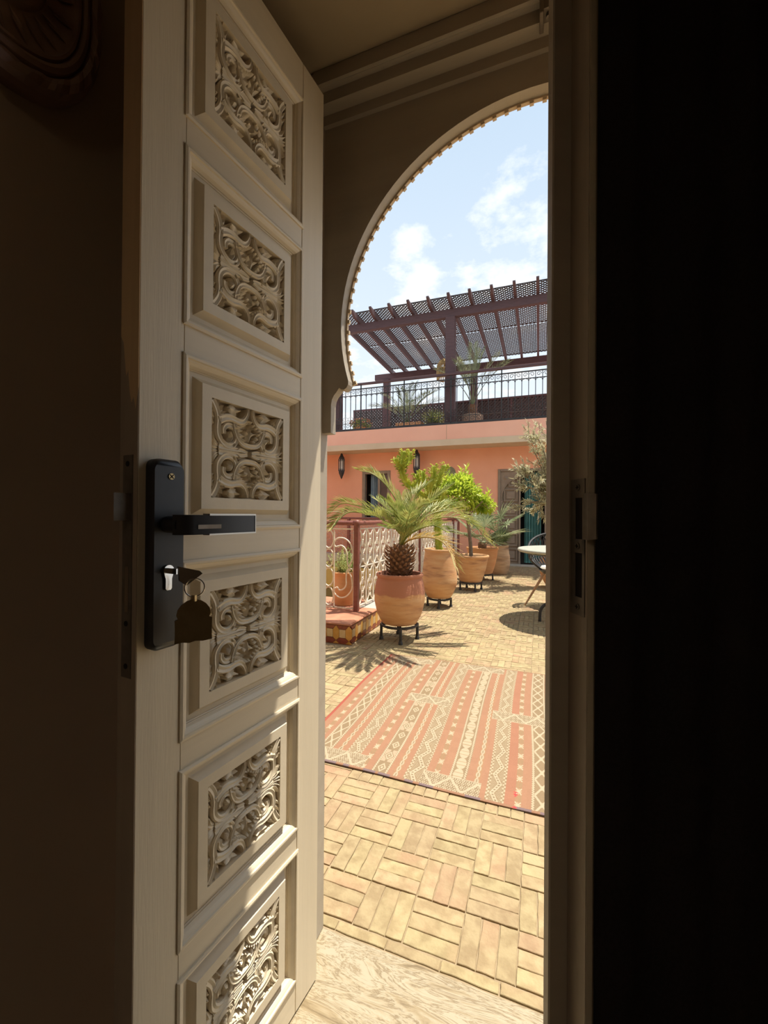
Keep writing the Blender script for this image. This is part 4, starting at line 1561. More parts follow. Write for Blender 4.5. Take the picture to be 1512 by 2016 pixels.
# wall lanterns
def lantern(x, y, ztop, label):
    H = .69
    L = thing('hanging_lantern', label, 'lantern', (x, y, ztop - H), group='pierced lanterns on the salmon wall')
    hx = [(math.cos(R(60 * k + 30)), math.sin(R(60 * k + 30))) for k in range(6)]

    def cone(name, prof, mat):
        mb = MB()
        mb.lathe(prof, 6, (x, y, ztop - H))
        return mb.build(name, mat, L)
    cone('cap', [(.0, H), (.012, H - .02), (.012, H - .05), (.03, H - .07), (.045, H - .115), (.05, H - .12), (.075, H - .16), (.078, H - .20)], 'iron')
    cone('glass', [(.062, .20), (.062, H - .20)], 'lantern_glass')
    cone('foot', [(.078, .215), (.076, .16), (.05, .10), (.028, .05), (.02, .03), (.0, .0)], 'iron')
    for c, s in hx:
        MB().beam((x + c * .07, y + s * .07, ztop - H + .20), (x + c * .07, y + s * .07, ztop - .19), .014, .014, (1, 0, 0)).build('rib', 'iron', L)
        a = MB()
    for k in range(6):
        c0, c1 = hx[k], hx[(k + 1) % 6]
        mx, my = x + (c0[0] + c1[0]) * .033, y + (c0[1] + c1[1]) * .033
        mb = MB()
        for zz_, sg in ((ztop - .20, -1), (ztop - H + .21, 1)):
            mb.add([(x + c0[0] * .068, y + c0[1] * .068, zz_), (x + c1[0] * .068, y + c1[1] * .068, zz_), (mx, my, zz_ + sg * .075)], [(0, 1, 2)])
            mb.add([(x + c0[0] * .066, y + c0[1] * .066, zz_), (x + c1[0] * .066, y + c1[1] * .066, zz_), (mx * .98 + x * .02, my * .98 + y * .02, zz_ + sg * .075)], [(2, 1, 0)])
        mb.build('pointed_trim', 'iron', L)
    MB().beam((x, y, ztop - .002), (x, WY + .001, ztop - .03), .014, .014).build('wall_bracket', 'iron', L)


lantern(-4.58, 9.28, 2.645, 'black lantern hanging left of the grey framed window')
lantern(-2.656, 9.28, 2.645, 'black lantern hanging between the window and the round green dish')
ds = thing('wall_dish', 'round greenish glazed dish hung on the salmon wall', 'wall dish', (-1.93, WY, 2.07))
dd = MB().lathe([(.135, 0.0), (.135, .012), (.12, .018), (.10, .014), (.06, .02), (.0, .024)], 32).build('dish', 'dish', ds, smooth=True, world=False)
dd.rotation_euler = (R(90), 0, 0)
dd.location = (0, -.002, 0)

# ---------- upper railing (black iron with scrolls)
UY, UZ = 9.0, 3.06
ur = thing('balcony_railing', 'black wrought iron balcony railing with scroll bands on the salmon front', 'railing', (-1.5, UY, UZ))
UX0, UX1 = -5.6, 2.4
MB().box(UX0, UX1, UY - .03, UY + .03, UZ + 1.08, UZ + 1.125).build('handrail', 'pergola_wood', ur)
for z, h in ((UZ + .035, .045), (UZ + .185, .012), (UZ + .99, .022), (UZ + .845, .012)):
    MB().box(UX0, UX1, UY - .012, UY + .012, z - h / 2, z + h / 2).build('rail', 'iron', ur)
sp_ = .1335
bar_me = MB().box(-.007, .007, -.007, .007, UZ + .04, UZ + .99).mesh('baluster')
wid_me = MB().box(-.012, .012, -.012, .012, UZ + .04, UZ + 1.08).mesh('baluster')
nb_ = int((UX1 - UX0) / sp_)
for k in range(nb_):
    o = link_mesh('baluster', wid_me if k % 8 == 4 else bar_me, 'iron', ur)
    o.location = Vector((UX0 + .05 + k * sp_, UY, 0)) - Vector(ur.location)
scr = MB()
for s in (-1, 1):
    for (zc, r) in ((UZ + .115, .05), (UZ + .24, .042), (UZ + .92, .048)):
        scr.tube([(a, 0, b) for a, b in spiral((s * sp_ * .5, zc), r, .012, 90 - s * 90, 90 - s * 90 + s * 420, 20)], .0055, 4)
    scr.tube([(s * sp_ * .97, 0, UZ + .79), (s * sp_ * .9, 0, UZ + .825), (s * sp_ * .5, 0, UZ + .842), (s * sp_ * .1, 0, UZ + .825), (s * sp_ * .03, 0, UZ + .79)], .005, 4)
    scr.tube([(s * sp_ * .5 + .03 * math.cos(R(a)), 0, UZ + .335 + .03 * math.sin(R(a))) for a in range(160, 381, 20)], .005, 4)
band = MB()
for k in range(1, nb_ - 1, 2):
    c = Vector((UX0 + .05 + k * sp_, UY, 0))
    band.add([Vector(p) + c for p in scr.v], scr.f)
tag(band.build('scroll_bands', 'iron', ur), kind='stuff')

# ---------- pergola
PYF, PYB = 9.25, 12.8
pg = thing('pergola', 'dark brown wooden pergola with lattice roof above the balcony', 'pergola', (-1.87, 11, UZ))
for px_ in (-4.69, -1.87, .95):
    MB().cbox(px_ - .105, px_ + .105, PYF - .1, PYF + .1, UZ, 5.515, .01).build('post', 'pergola_wood', pg)
    MB().cbox(px_ - .1, px_ + .1, PYB - .1, PYB + .1, UZ, 5.50, .01).build('post', 'pergola_wood', pg)
MB().cbox(-4.86, 2.3, PYF - .06, PYF + .06, 5.51, 5.70, .008).build('beam', 'pergola_wood', pg)
MB().cbox(-5.1, 2.3, PYB - .06, PYB + .06, 5.50, 5.69, .008).build('beam', 'pergola_wood', pg)
raf = MB()
tipp = [(8.74, 5.795), (8.74, 5.83), (PYB + .35, 5.83), (PYB + .35, 5.69), (9.02, 5.69), (8.86, 5.71)]
raf.prism([(a, b) for a, b in tipp], lambda u, v, d: (d, u, v), -.028, .028)
raf_me = raf.mesh('rafter')
raf_x = [-4.53 + .4485 * k for k in range(15)]
for xr in raf_x:
    o = link_mesh('rafter', raf_me, 'pergola_wood', pg)
    o.location = Vector((xr, 0, 0)) - Vector((pg.location.x, pg.location.y, pg.location.z))


def lattice(w, l, pitch, sw, th):
    """diagonal slats clipped to a w x l rectangle, two crossing layers"""
    mb = MB()
    for sg, z in ((1, 0), (-1, th)):
        n = int((w + l) / pitch) + 1
        for k in range(n):
            c = k * pitch + pitch * .4
            # line x + y = c (sg=1)  or  (w-x)+y=c
            p = (min(c, w), max(0, c - w))
            q = (max(0, c - l), min(c, l))
            if abs(p[0] - q[0]) < sw:
                continue
            if sg < 0:
                p, q = (w - p[0], p[1]), (w - q[0], q[1])
            mb.beam((p[0], p[1], z), (q[0], q[1], z), sw, th)
    return mb


lat_me = lattice(.4485, 1.93, .090, .029, .004).mesh('lattice_panel')
for k in range(len(raf_x) - 1):
    for y0 in (8.97, 8.97 + 1.96):
        o = link_mesh('lattice_panel', lat_me, 'lattice_wood', pg)
        o.location = Vector((raf_x[k], y0, 5.836)) - Vector(pg.location)
for yb in (8.98, 10.90, 12.85):
    MB().box(raf_x[0], raf_x[-1], yb, yb + .022, 5.856, 5.876).build('batten', 'lattice_wood', pg)

# ---------- lattice fence at the back of the upper terrace
fe = thing('lattice_fence', 'dark lattice fence along the back of the upper terrace', 'fence', (-2, 13.15, UZ))
lf_me = lattice(1.0, 1.5, .10, .055, .012).mesh('lattice_panel')
for k in range(9):
    o = link_mesh('lattice_panel', lf_me, 'lattice_wood', fe)
    o.rotation_euler = (R(90), 0, 0)
    o.location = Vector((-6.0 + k * 1.04, 13.12, UZ + .05)) - Vector(fe.location)
    MB().box(-6.03 + k * 1.04, -5.97 + k * 1.04, 13.1, 13.16, UZ, UZ + 1.62).build('post', 'pergola_wood', fe)
    if k > 2:
        MB().box(-5.97 + k * 1.04, -4.99 + k * 1.04, 13.17, 13.19, UZ + .02, UZ + 1.56).build('board', 'lattice_wood', fe)
MB().box(-6.03, 3.4, 13.09, 13.17, UZ + 1.56, UZ + 1.62).build('top_rail', 'pergola_wood', fe)

# ---------- rattan pendant under the pergola
rl = thing('rattan_lamp', 'straw coloured rattan pendant lamp hanging under the pergola', 'lamp', (-2.28, 10.5, 4.55))
rm = MB()
for k in range(26):
    a = 2 * math.pi * k / 26
    c, s = math.cos(a), math.sin(a)
    rm.tube([(-2.28 + c * r_, 10.5 + s * r_, 4.55 + z_) for r_, z_ in ((.19, .0), (.195, .25), (.18, .38), (.12, .48), (.03, .53))], .013, 4)
rm.build('shade', 'rattan', rl, smooth=True)
for r_, z_ in ((.195, .02), (.197, .25), (.178, .385)):
    MB().tube([(-2.28 + r_ * math.cos(2 * math.pi * k / 24), 10.5 + r_ * math.sin(2 * math.pi * k / 24), 4.55 + z_) for k in range(24)], .012, 5, closed=True).build('hoop', 'rattan', rl)
MB().tube([(-2.28, 10.5, 5.08), (-2.28, 10.5, 5.70)], .006, 5).build('cord', 'iron', rl)

# ================================================================== POTS AND PLANTS
def frond(mb, base, az, el, length, droop, nl=30, ll=.26, wl=.016, twist=0.0, bare=.16, rng=random):
    """a feather palm frond: arching rib with two rows of pointed leaflets"""
    p = Vector(base)
    pts = [p.copy()]
    N = 18
    for i in range(N):
        t = (i + .5) / N
        e = el - droop * t ** 1.35
        d = Vector((math.cos(az) * math.cos(e), math.sin(az) * math.cos(e), math.sin(e)))
        p = p + d * (length / N)
        pts.append(p.copy())
    mb.tube(pts, [.010 * (1 - .85 * i / N) + .0015 for i in range(N + 1)], 5)
    for k in range(nl):
        t = bare + (1 - bare) * (k + .5) / nl
        f = t * N
        i = min(int(f), N - 1)
        q = pts[i].lerp(pts[i + 1], f - i)
        tg = (pts[i + 1] - pts[i]).normalized()
        side = tg.cross(Vector((0, 0, 1)))
        if side.length < 1e-4:
            side = Vector((1, 0, 0))
        side.normalize()
        up = side.cross(tg)
        L = ll * (.55 + .45 * math.sin(math.pi * (.12 + .8 * (t - bare) / (1 - bare)))) * rng.uniform(.85, 1.12)
        for s in (-1, 1):
            d = side * s * .78 + tg * (.62 + .35 * t) + up * (.42 + rng.uniform(-.15, .15))
            mb.leaf(q, d, up, L, wl, .3, .10)
    return mb


def wp(px, py, d):
    """point seen at a pixel, at distance d along the view axis (used to lay out branches in depth)"""
    u, v = (px - 756) / 820, (1012 - py) / 820
    l = u * d
    return Vector((l * CT[0] - d * CT[1], l * CT[1] + d * CT[0], 1.1 + v * d))


def stand(name, cx, cy, r, h, label, n=4, ang=45):
    st = thing(name, label, 'pot stand', (cx, cy, 0), group='black iron pot stands')
    pts = [(cx + r * math.cos(2 * math.pi * k / 32), cy + r * math.sin(2 * math.pi * k / 32), h - .012) for k in range(32)]
    MB().tube(pts, .012, 6, closed=True).build('ring', 'iron', st, smooth=True)
    mb = MB()
    for k in range(2):
        a = R(ang + 90 * k)
        mb.beam((cx - r * math.cos(a), cy - r * math.sin(a), h - .012), (cx + r * math.cos(a), cy + r * math.sin(a), h - .012), .018, .012)
    mb.build('cross_bar', 'iron', st)
    for k in range(n):
        a = R(ang + 360 * k / n)
        x, y = cx + (r + .004) * math.cos(a), cy + (r + .004) * math.sin(a)
        mb = MB().tube([(x, y, h - .004), (x, y, .03)], .013, 8)
        mb.tube([(x, y, .03), (x, y, .018), (x, y, .0)], [.013, .019, .020], 8)
        mb.build('leg', 'iron', st, smooth=True)
    return st


def pot(parent, prof, mat, c, soil_z, soil_r):
    mb = MB().lathe(prof, 44, c)
    o = mb.build('pot', mat, parent, smooth=True)
    MB().lathe([(.0, soil_z - .04), (soil_r * .98, soil_z - .04), (soil_r, soil_z), (soil_r * .5, soil_z + .012), (.0, soil_z + .014)], 26, c).build('soil', 'soil', parent, smooth=True)
    return o


def ip(pr, n=5):
    return [(max(0, v.x), v.y) for v in cat([(a, b, 0) for a, b in pr], n)]


# ---- A: date palm in the nearest two tone pot
ax_, ay_ = -1.148, 3.498
stand('pot_stand', ax_, ay_, .155, .145, 'black iron stand under the nearest pot with the date palm', 4, 22)
pa = thing('potted_palm', 'date palm in a big two tone terracotta pot nearest the rug', 'potted plant', (ax_, ay_, .146))
H = .44
pot(pa, [(.0, .002), (.14, .002)] + ip([(.152, .006), (.16, .02), (.195, .09), (.219, .19), (.222, .26), (.210, .35), (.196, .40)]) + [(.196, .405), (.205, .412), (.209, .424), (.205, .437), (.195, H), (.183, .436), (.178, .42), (.175, .37)],
    'clay_two_tone', (ax_, ay_, .146), .372, .178)
tz = .146 + .375
tr_ = MB().lathe([(.0, 0), (.06, 0), (.07, .03), (.088, .14), (.095, .21), (.085, .28), (.05, .33), (.0, .35)], 18, (ax_, ay_, tz - .02))
rt = random.Random(11)
for k in range(130):
    t = k / 130
    a = k * 2.39996
    z = tz + .015 + t * .275
    rr = .062 + .035 * math.sin(min(1, t * 1.25) * math.pi * .62)
    d = Vector((math.cos(a), math.sin(a), .9 + .4 * t)).normalized()
    p = Vector((ax_ + math.cos(a) * rr, ay_ + math.sin(a) * rr, z))
    s = d.cross(Vector((0, 0, 1))).normalized()
    o_ = Vector((math.cos(a), math.sin(a), -.2)) * .012
    L = .045 + .02 * rt.random()
    w = .022
    tr_.add([p - s * w + o_ * .2, p + s * w + o_ * .2, p + d * L * .8 + s * w * .45 + o_, p + d * L + o_, p + d * L * .8 - s * w * .45 + o_, p + d * L * .4 + o_ * 1.7],
            [(0, 1, 5), (1, 2, 5), (2, 3, 5), (3, 4, 5), (4, 0, 5)])
tr_.build('trunk', 'palm_trunk', pa)
ctop = Vector((ax_, ay_, tz + .29))


def frond_path(mb, pts, nl, ll, wl, rng, bare=.2):
    C = cat(pts, 7)
    m = len(C)
    mb.tube(C, [.009 * (1 - .85 * i / m) + .0012 for i in range(m)], 5)
    for k in range(nl):
        t = bare + (1 - bare) * (k + .5) / nl
        f = t * (m - 1)
        i = min(int(f), m - 2)
        q = C[i].lerp(C[i + 1], f - i)
        tg = (C[i + 1] - C[i]).normalized()
        side = tg.cross(Vector((0, 0, 1)))
        if side.length < .15:
            side = tg.cross(Vector((.3, -1, 0)))
        side.normalize()
        upv = side.cross(tg)
        tt = (t - bare) / (1 - bare)
        L = ll * (.50 + .5 * math.sin(math.pi * (.18 + .72 * tt))) * rng.uniform(.85, 1.15)
        for sg in (-1, 1):
            d = side * sg * .62 + tg * (.75 + .5 * tt) + upv * (.38 + rng.uniform(-.16, .16))
            mb.leaf(q, d, upv, L, wl, .3, .06)
    return mb


dA = 3.68
# fronds: points along each rib, with the change of depth towards its tip
FR = [([(792, 1027), (751, 1008), (703, 995), (672, 992), (648, 1012)], -.15, 'palm_green'), ([(786, 1022), (738, 1013), (695, 1008), (675, 1016), (656, 1038)], -.35, 'palm_green'),
      ([(792, 1022), (783, 991), (767, 964), (748, 943), (729, 931), (708, 927)], .05, 'palm_green'), ([(795, 1038), (783, 1011), (762, 988)], -.3, 'palm_green'), ([(790, 1050), (767, 1034), (743, 1017), (718, 1013)], -.45, 'palm_green'),
      ([(812, 1032), (838, 999), (862, 975), (884, 960)], .1, 'palm_green'), ([(800, 1056), (823, 1034), (862, 1019), (897, 1018), (930, 1029), (962, 1064)], -.05, 'palm_green'), ([(806, 1050), (835, 1018), (872, 1004), (905, 1010), (925, 1030)], .3, 'palm_green'),
      ([(808, 1062), (845, 1057), (876, 1070), (897, 1112)], -.3, 'palm_brown'), ([(800, 1040), (806, 1005), (818, 975), (838, 955)], .35, 'palm_green'), ([(797, 1040), (796, 1005), (790, 975)], .4, 'palm_green'), ([(800, 1045), (812, 1015), (830, 995), (846, 990)], -.45, 'palm_green'),
      ([(803, 1055), (828, 1040), (855, 1034), (880, 1046)], -.5, 'palm_green'), ([(794, 1050), (778, 1040), (762, 1040)], -.55, 'palm_green'), ([(799, 1048), (801, 1028), (806, 1014)], -.6, 'palm_green'), ([(790, 1040), (770, 1008), (742, 985)], .45, 'palm_green'),
      ([(806, 1046), (840, 1010), (880, 992), (905, 998)], .55, 'palm_green')]
for k, (pp, dd_, mt) in enumerate(FR):
    n_ = len(pp)
    P3 = [ctop] + [wp(a, b, dA + dd_ * ((j + 1) / n_)) for j, (a, b) in enumerate(pp)]
    Lf = sum((P3[j + 1] - P3[j]).length for j in range(n_))
    frond_path(MB(), P3, int(12 + 26 * Lf), .17 if Lf > .35 else .14, .0165, rt).build('frond', mt, pa)

# ---- B: tall jar with a branching cactus
bx, by = -1.117, 4.93
stand('pot_stand', bx, by, .135, .11, 'black iron stand under the tall terracotta jar with the branching cactus', 4, 10)
pb = thing('potted_cactus', 'yellow green branching candelabra cactus in a tall terracotta jar', 'potted plant', (bx, by, .111))
pot(pb, [(.0, .0), (.13, .0)] + ip([(.135, .002), (.165, .05), (.205, .15), (.212, .22), (.198, .36), (.180, .50), (.175, .55)]) + [(.182, .557), (.186, .567), (.182, .577), (.170, .58), (.160, .57), (.158, .5)], 'clay', (bx, by, .111), .52, .160)


def cactus(parent, name, pts, r, rng):
    C = cat(pts, 6)
    mb = MB()
    m = len(C)
    n = 10
    vs, fs = [], []
    for i, p in enumerate(C):
        t = (C[min(i + 1, m - 1)] - C[max(i - 1, 0)]).normalized()
        s = t.cross(Vector((0, 1, 0))).normalized()
        u = s.cross(t)
        rr = r * (1 - .35 * i / m) * (1 if i < m - 1 else .4)
        for k in range(n):
            a = 2 * math.pi * k / n
            q = rr * (1.0 if k % 2 == 0 else .45)
            vs.append(p + (s * math.cos(a) + u * math.sin(a)) * q)
    for i in range(m - 1):
        for k in range(n):
            fs.append((i * n + k, i * n + (k + 1) % n, (i + 1) * n + (k + 1) % n, (i + 1) * n + k))
    fs.append(tuple(range((m - 1) * n, m * n)))
    mb.add(vs, fs)
    L = sum((C[i + 1] - C[i]).length for i in range(m - 1))
    for i in range(int(L / .0016)):
        f = rng.random() * (m - 1)
        j = min(int(f), m - 2)
        p = C[j].lerp(C[j + 1], f - j)
        a = 2 * math.pi * rng.randrange(5) / 5
        t = (C[j + 1] - C[j]).normalized()
        s = t.cross(Vector((0, 1, 0))).normalized()
        u = s.cross(t)
        d = s * math.cos(a) + u * math.sin(a)
        mb.leaf(p + d * r * .8, d + t * rng.uniform(.1, .9) + Vector((rng.uniform(-.4, .4), rng.uniform(-.4, .4), 0)), t, rng.uniform(.03, .055), .022, .2)
    mb.build(name, 'cactus_green', parent)


b0 = Vector((bx, by, .62))
rc_ = random.Random(4)
dB = 5.0
cactus(pb, 'cactus_stem', [b0, wp(862, 1040, dB), wp(858, 1000, dB), wp(848, 985, dB)], .045, rc_)
cactus(pb, 'cactus_branch', [wp(852, 992, dB), wp(822, 968, dB), wp(800, 950, dB - .03), wp(790, 925, dB - .05), wp(792, 905, dB - .06), wp(795, 887, dB - .06)], .046, rc_)
cactus(pb, 'cactus_branch', [wp(792, 922, dB - .05), wp(782, 912, dB - .08), wp(776, 902, dB - .1)], .036, rc_)
cactus(pb, 'cactus_branch', [wp(793, 918, dB - .05), wp(804, 905, dB - .02), wp(808, 888, dB)], .036, rc_)
cactus(pb, 'cactus_branch', [wp(812, 960, dB), wp(822, 945, dB + .05), wp(818, 932, dB + .06)], .034, rc_)
cactus(pb, 'cactus_branch', [wp(852, 990, dB), wp(848, 972, dB + .1), wp(836, 950, dB + .12), wp(830, 926, dB + .14)], .042, rc_)
cactus(pb, 'cactus_branch', [wp(850, 985, dB), wp(846, 960, dB - .08), wp(853, 935, dB - .1), wp(853, 915, dB - .1)], .044, rc_)
cactus(pb, 'cactus_branch', [wp(852, 982, dB), wp(858, 955, dB + .02), wp(868, 932, dB + .02), wp(876, 914, dB + .03)], .044, rc_)
cactus(pb, 'cactus_branch', [wp(856, 1000, dB), wp(868, 985, dB), wp(872, 965, dB)], .044, rc_)

# ---- C: citrus tree in a wide pot
cx_, cy_ = -.933, 6.2
stand('pot_stand', cx_, cy_, .16, .125, 'black iron stand under the wide clay pot with the citrus tree', 4, 30)
pc = thing('potted_citrus', 'bright green citrus tree in a wide tapering clay pot', 'potted plant', (cx_, cy_, .126))
pot(pc, [(.0, .0), (.15, .0)] + ip([(.158, .003), (.185, .08), (.215, .19), (.235, .29), (.245, .345)]) + [(.258, .352), (.262, .37), (.256, .385), (.24, .388), (.228, .378), (.22, .34)], 'clay', (cx_, cy_, .126), .352, .222)
dC = 6.15
tk = MB()
tk.tube(cat([(cx_, cy_, .47), wp(927, 1075, dC), wp(924, 1045, dC), wp(920, 1018, dC), wp(914, 1003, dC)], 5), [.030 - .0006 * i for i in range(21)], 8)
for q in ((898, 985), (880, 985), (935, 985), (950, 985), (915, 965)):
    tk.tube(cat([wp(920, 1018, dC), wp((q[0] + 920) / 2, 1000, dC + rc_.uniform(-.1, .1)), wp(*q, dC + rc_.uniform(-.2, .2))], 5), .011, 5)
tk.build('trunk', 'bark', pc, smooth=True)
lf = MB()
blobs = [(900, 972, .28), (872, 976, .24), (928, 984, .22), (902, 952, .19), (946, 990, .16), (860, 992, .16), (925, 965, .15), (957, 994, .12), (880, 957, .18), (912, 944, .10)]
rl_ = random.Random(21)
for (px, py, rad) in blobs:
    c = wp(px, py, dC + rl_.uniform(-.12, .12))
    for k in range(int(1500 * rad)):
        d = Vector((rl_.gauss(0, 1), rl_.gauss(0, 1), rl_.gauss(0, 1))).normalized()
        p = c + Vector((d.x * rad, d.y * rad, d.z * rad * .72)) * rl_.uniform(.55, 1.02)
        dd_ = (d + Vector((rl_.uniform(-.8, .8), rl_.uniform(-.8, .8), rl_.uniform(-.3, .9)))).normalized()
        lf.leaf(p, dd_, Vector((rl_.uniform(-.5, .5), rl_.uniform(-.5, .5), 1)), rl_.uniform(.06, .095), rl_.uniform(.028, .04), .22, .1)
for k in range(16):
    a_, b_ = rl_.choice(blobs)[:2], None
    c = wp(a_[0] + rl_.uniform(-8, 8), a_[1] - 14 - rl_.uniform(6, 16), dC + rl_.uniform(-.15, .15))
    for q in range(7):
        lf.leaf(c + Vector((0, 0, -.02 * q)), Vector((rl_.uniform(-1, 1), rl_.uniform(-1, 1), .8)), (0, 0, 1), .085, .032, .22)
tag(lf.build('leaves', 'citrus_leaf', pc), kind='stuff')


# ---- D, E: fan palms
def fan_leaf(mb, base, az, el, stalk, rad, rng, n=22):
    d = Vector((math.cos(az) * math.cos(el), math.sin(az) * math.cos(el), math.sin(el)))
    b = Vector(base)
    m = b + d * stalk
    mb.tube(cat([b, b + d * stalk * .5 + Vector((0, 0, .02)), m], 4), .006, 4)
    side = d.cross(Vector((0, 0, 1))).normalized()
    up = side.cross(d)
    for k in range(n):
        a = R(-125 + 250 * k / (n - 1))
        dd = d * math.cos(a) + side * math.sin(a) + up * (.16 + rng.uniform(-.08, .08))
        mb.leaf(m, dd, up, rad * (1 - .18 * abs(a) / 2.2) * rng.uniform(.9, 1.08), rad * .085, .25, .12)


dx_, dy_ = -.90, 7.24
stand('pot_stand', dx_, dy_, .17, .11, 'black iron stand under the orange pot with the fan palm', 4, 0)
pd = thing('potted_fan_palm', 'grey green fan palm in an orange clay pot behind the citrus tree', 'potted plant', (dx_, dy_, .111))
pot(pd, [(.0, .0), (.16, .0)] + ip([(.168, .003), (.20, .10), (.235, .24), (.252, .36), (.256, .40)]) + [(.268, .407), (.272, .424), (.266, .437), (.25, .44), (.24, .43), (.234, .39)], 'clay_orange', (dx_, dy_, .111), .402, .236)
rf = random.Random(31)
MB().lathe([(.0, 0), (.07, 0), (.075, .10), (.05, .16), (.0, .17)], 12, (dx_, dy_, .5)).build('trunk', 'palm_trunk', pd)
for (az, el, st_, rd) in ((-10, 52, .50, .46), (-18, 14, .42, .46), (15, 34, .50, .42), (-75, 40, .40, .38), (-110, 15, .34, .34), (190, 40, .36, .33), (215, 18, .32, .34), (90, 60, .4, .32), (-45, -5, .26, .34), (150, 62, .4, .3), (-60, 72, .4, .32)):
    mb = MB()
    fan_leaf(mb, (dx_, dy_, .65), R(az), R(el), st_, rd, rf)
    mb.build('fan_leaf', 'fan_leaf', pd)

ex_, ey_ = -.695, 8.06
pe = thing('potted_fan_palm', 'dark bushy plant in a weathered ribbed clay jar beside the far door', 'potted plant', (ex_, ey_, 0))
pot(pe, [(.0, .002), (.14, .002)] + ip([(.15, .005), (.185, .10), (.20, .22), (.195, .30)]) + [(.199, .305), (.194, .315), (.199, .325), (.193, .335), (.197, .345), (.19, .36)] + ip([(.185, .38), (.172, .47), (.166, .51)], 3) + [(.178, .518), (.18, .53), (.172, .54), (.16, .54), (.155, .5)], 'clay_old', (ex_, ey_, 0), .505, .155)
for (az, el, st_, rd) in ((-20, 40, .16, .28), (30, 60, .2, .28), (-80, 45, .18, .28), (-120, 30, .16, .28), (170, 50, .18, .26), (90, 50, .2, .26), (-50, 75, .2, .26)):
    mb = MB()
    fan_leaf(mb, (ex_, ey_, .52), R(az), R(el), st_, rd, rf, 18)
    mb.build('fan_leaf', 'dark_shrub', pe)


# ---- leafy shrubs helper
def shrub(mb, c, rx, rz, n, ll, lw, rng, up=.5, stems=6):
    c = Vector(c)
    for k in range(n):
        d = Vector((rng.gauss(0, 1), rng.gauss(0, 1), rng.gauss(0, 1))).normalized()
        f = rng.uniform(.25, 1.0)
        p = c + Vector((d.x * rx, d.y * rx, d.z * rz)) * f
        mb.leaf(p, d + Vector((0, 0, up)), (rng.uniform(-1, 1), rng.uniform(-1, 1), 1), ll * rng.uniform(.7, 1.2), lw, .2)
    return mb


# ---- herb pot standing behind the lyre panel
hx_, hy_ = -1.86, 3.86
sh_ = struct('trim_5', MB().box(-2.3, VX1 - .021, VY0 + .022, 4.15, .14, KZ1), 'terracotta_top', 'small terracotta ledge at the inner corner of the kerb')
ph = thing('potted_herb', 'green feathery herb in a small terracotta pot behind the white railing', 'potted plant', (hx_, hy_, KZ1))
pot(ph, [(.0, .001), (.09, .001)] + ip([(.095, .003), (.105, .06), (.118, .14), (.115, .20), (.10, .27), (.105, .31)]) + [(.118, .318), (.12, .33), (.112, .337), (.10, .337), (.094, .33), (.09, .29)], 'clay_orange', (hx_, hy_, KZ1), .30, .093)
mb = MB()
for k in range(46):
    a, e = rf.uniform(0, 2 * math.pi), R(rf.uniform(40, 88))
    L = rf.uniform(.14, .30)
    d = Vector((math.cos(a) * math.cos(e), math.sin(a) * math.cos(e), math.sin(e)))
    p0 = Vector((hx_ + rf.uniform(-.05, .05), hy_ + rf.uniform(-.05, .05), KZ1 + .29))
    mb.tube([p0, p0 + d * L * .5, p0 + d * L + Vector((0, 0, .02))], .002, 4)
    for q in range(26):
        t = rf.uniform(.15, 1)
        mb.leaf(p0 + d * L * t, Vector((rf.uniform(-1, 1), rf.uniform(-1, 1), .7)), (0, 0, 1), .04, .008, .2)
tag(mb.build('foliage', 'herb_leaf', ph), kind='stuff')

# ---- olive tree by the table
ox, oy = .30, 6.82
po = thing('potted_olive', 'silvery olive tree in a round orange pot behind the patio table', 'potted plant', (ox, oy, 0))
pot(po, [(.0, .002), (.15, .002)] + ip([(.16, .005), (.23, .10), (.29, .26), (.30, .36), (.27, .46), (.24, .52)]) + [(.255, .53), (.262, .55), (.25, .565), (.235, .565), (.225, .55), (.22, .50)], 'clay_orange', (ox, oy, 0), .515, .222)
dO = 6.5
ot = MB()
top0 = wp(1098, 1000, dO)
ot.tube(cat([(ox, oy, .52), (ox + .02, oy - .02, .8), tuple(top0)], 6), .028, 7)
ol = MB()
ro_ = random.Random(8)


def olive_branch(p0, p1, p2, nleaf):
    C = cat([p0, p1, p2], 8)
    m = len(C)
    ot.tube(C, [.010 * (1 - .8 * i / m) + .002 for i in range(m)], 4)
    for s in range(15):
        j = 3 + ro_.randrange(m - 4)
        t = (C[min(j + 1, m - 1)] - C[j - 1]).normalized()
        d = (t + Vector((ro_.uniform(-1, 1), ro_.uniform(-1, 1), ro_.uniform(-.6, .9))) * .9).normalized()
        L = ro_.uniform(.12, .26)
        q = C[j]
        e = q + d * L
        ot.tube([q, (q + e) / 2, e], .003, 4)
        for k in range(nleaf):
            f = (k + 1) / nleaf
            for sg in (-1, 1):
                dd = d * .7 + Vector((ro_.uniform(-1, 1), ro_.uniform(-1, 1), ro_.uniform(-1, 1))) * .75
                ol.leaf(q + d * L * f, dd, (ro_.uniform(-1, 1), ro_.uniform(-1, 1), 1), ro_.uniform(.05, .085), .017, .15)


for (mx, my, ex2, ey2) in ((1075, 930, 1060, 830), (1062, 900, 1038, 845), (1050, 950, 1014, 908), (1055, 935, 1030, 925), (1060, 965, 1032, 955), (1060, 985, 1023, 996), (1065, 990, 1045, 1003), (1078, 960, 1070, 900), (1085, 900, 1074, 825), (1075, 970, 1058, 940),
                           (1105, 900, 1100, 830), (1120, 940, 1150, 880), (1125, 960, 1165, 950), (1110, 900, 1130, 840), (1066, 920, 1048, 880), (1070, 985, 1062, 1010), (1058, 940, 1022, 932), (1068, 880, 1050, 860)):
    olive_branch(top0, wp(mx, my, dO + ro_.uniform(-.12, .12)), wp(ex2, ey2, dO + ro_.uniform(-.28, .28)), 9)
ot.build('branches', 'bark', po)
tag(ol.build('leaves', 'olive_leaf', po), kind='stuff')

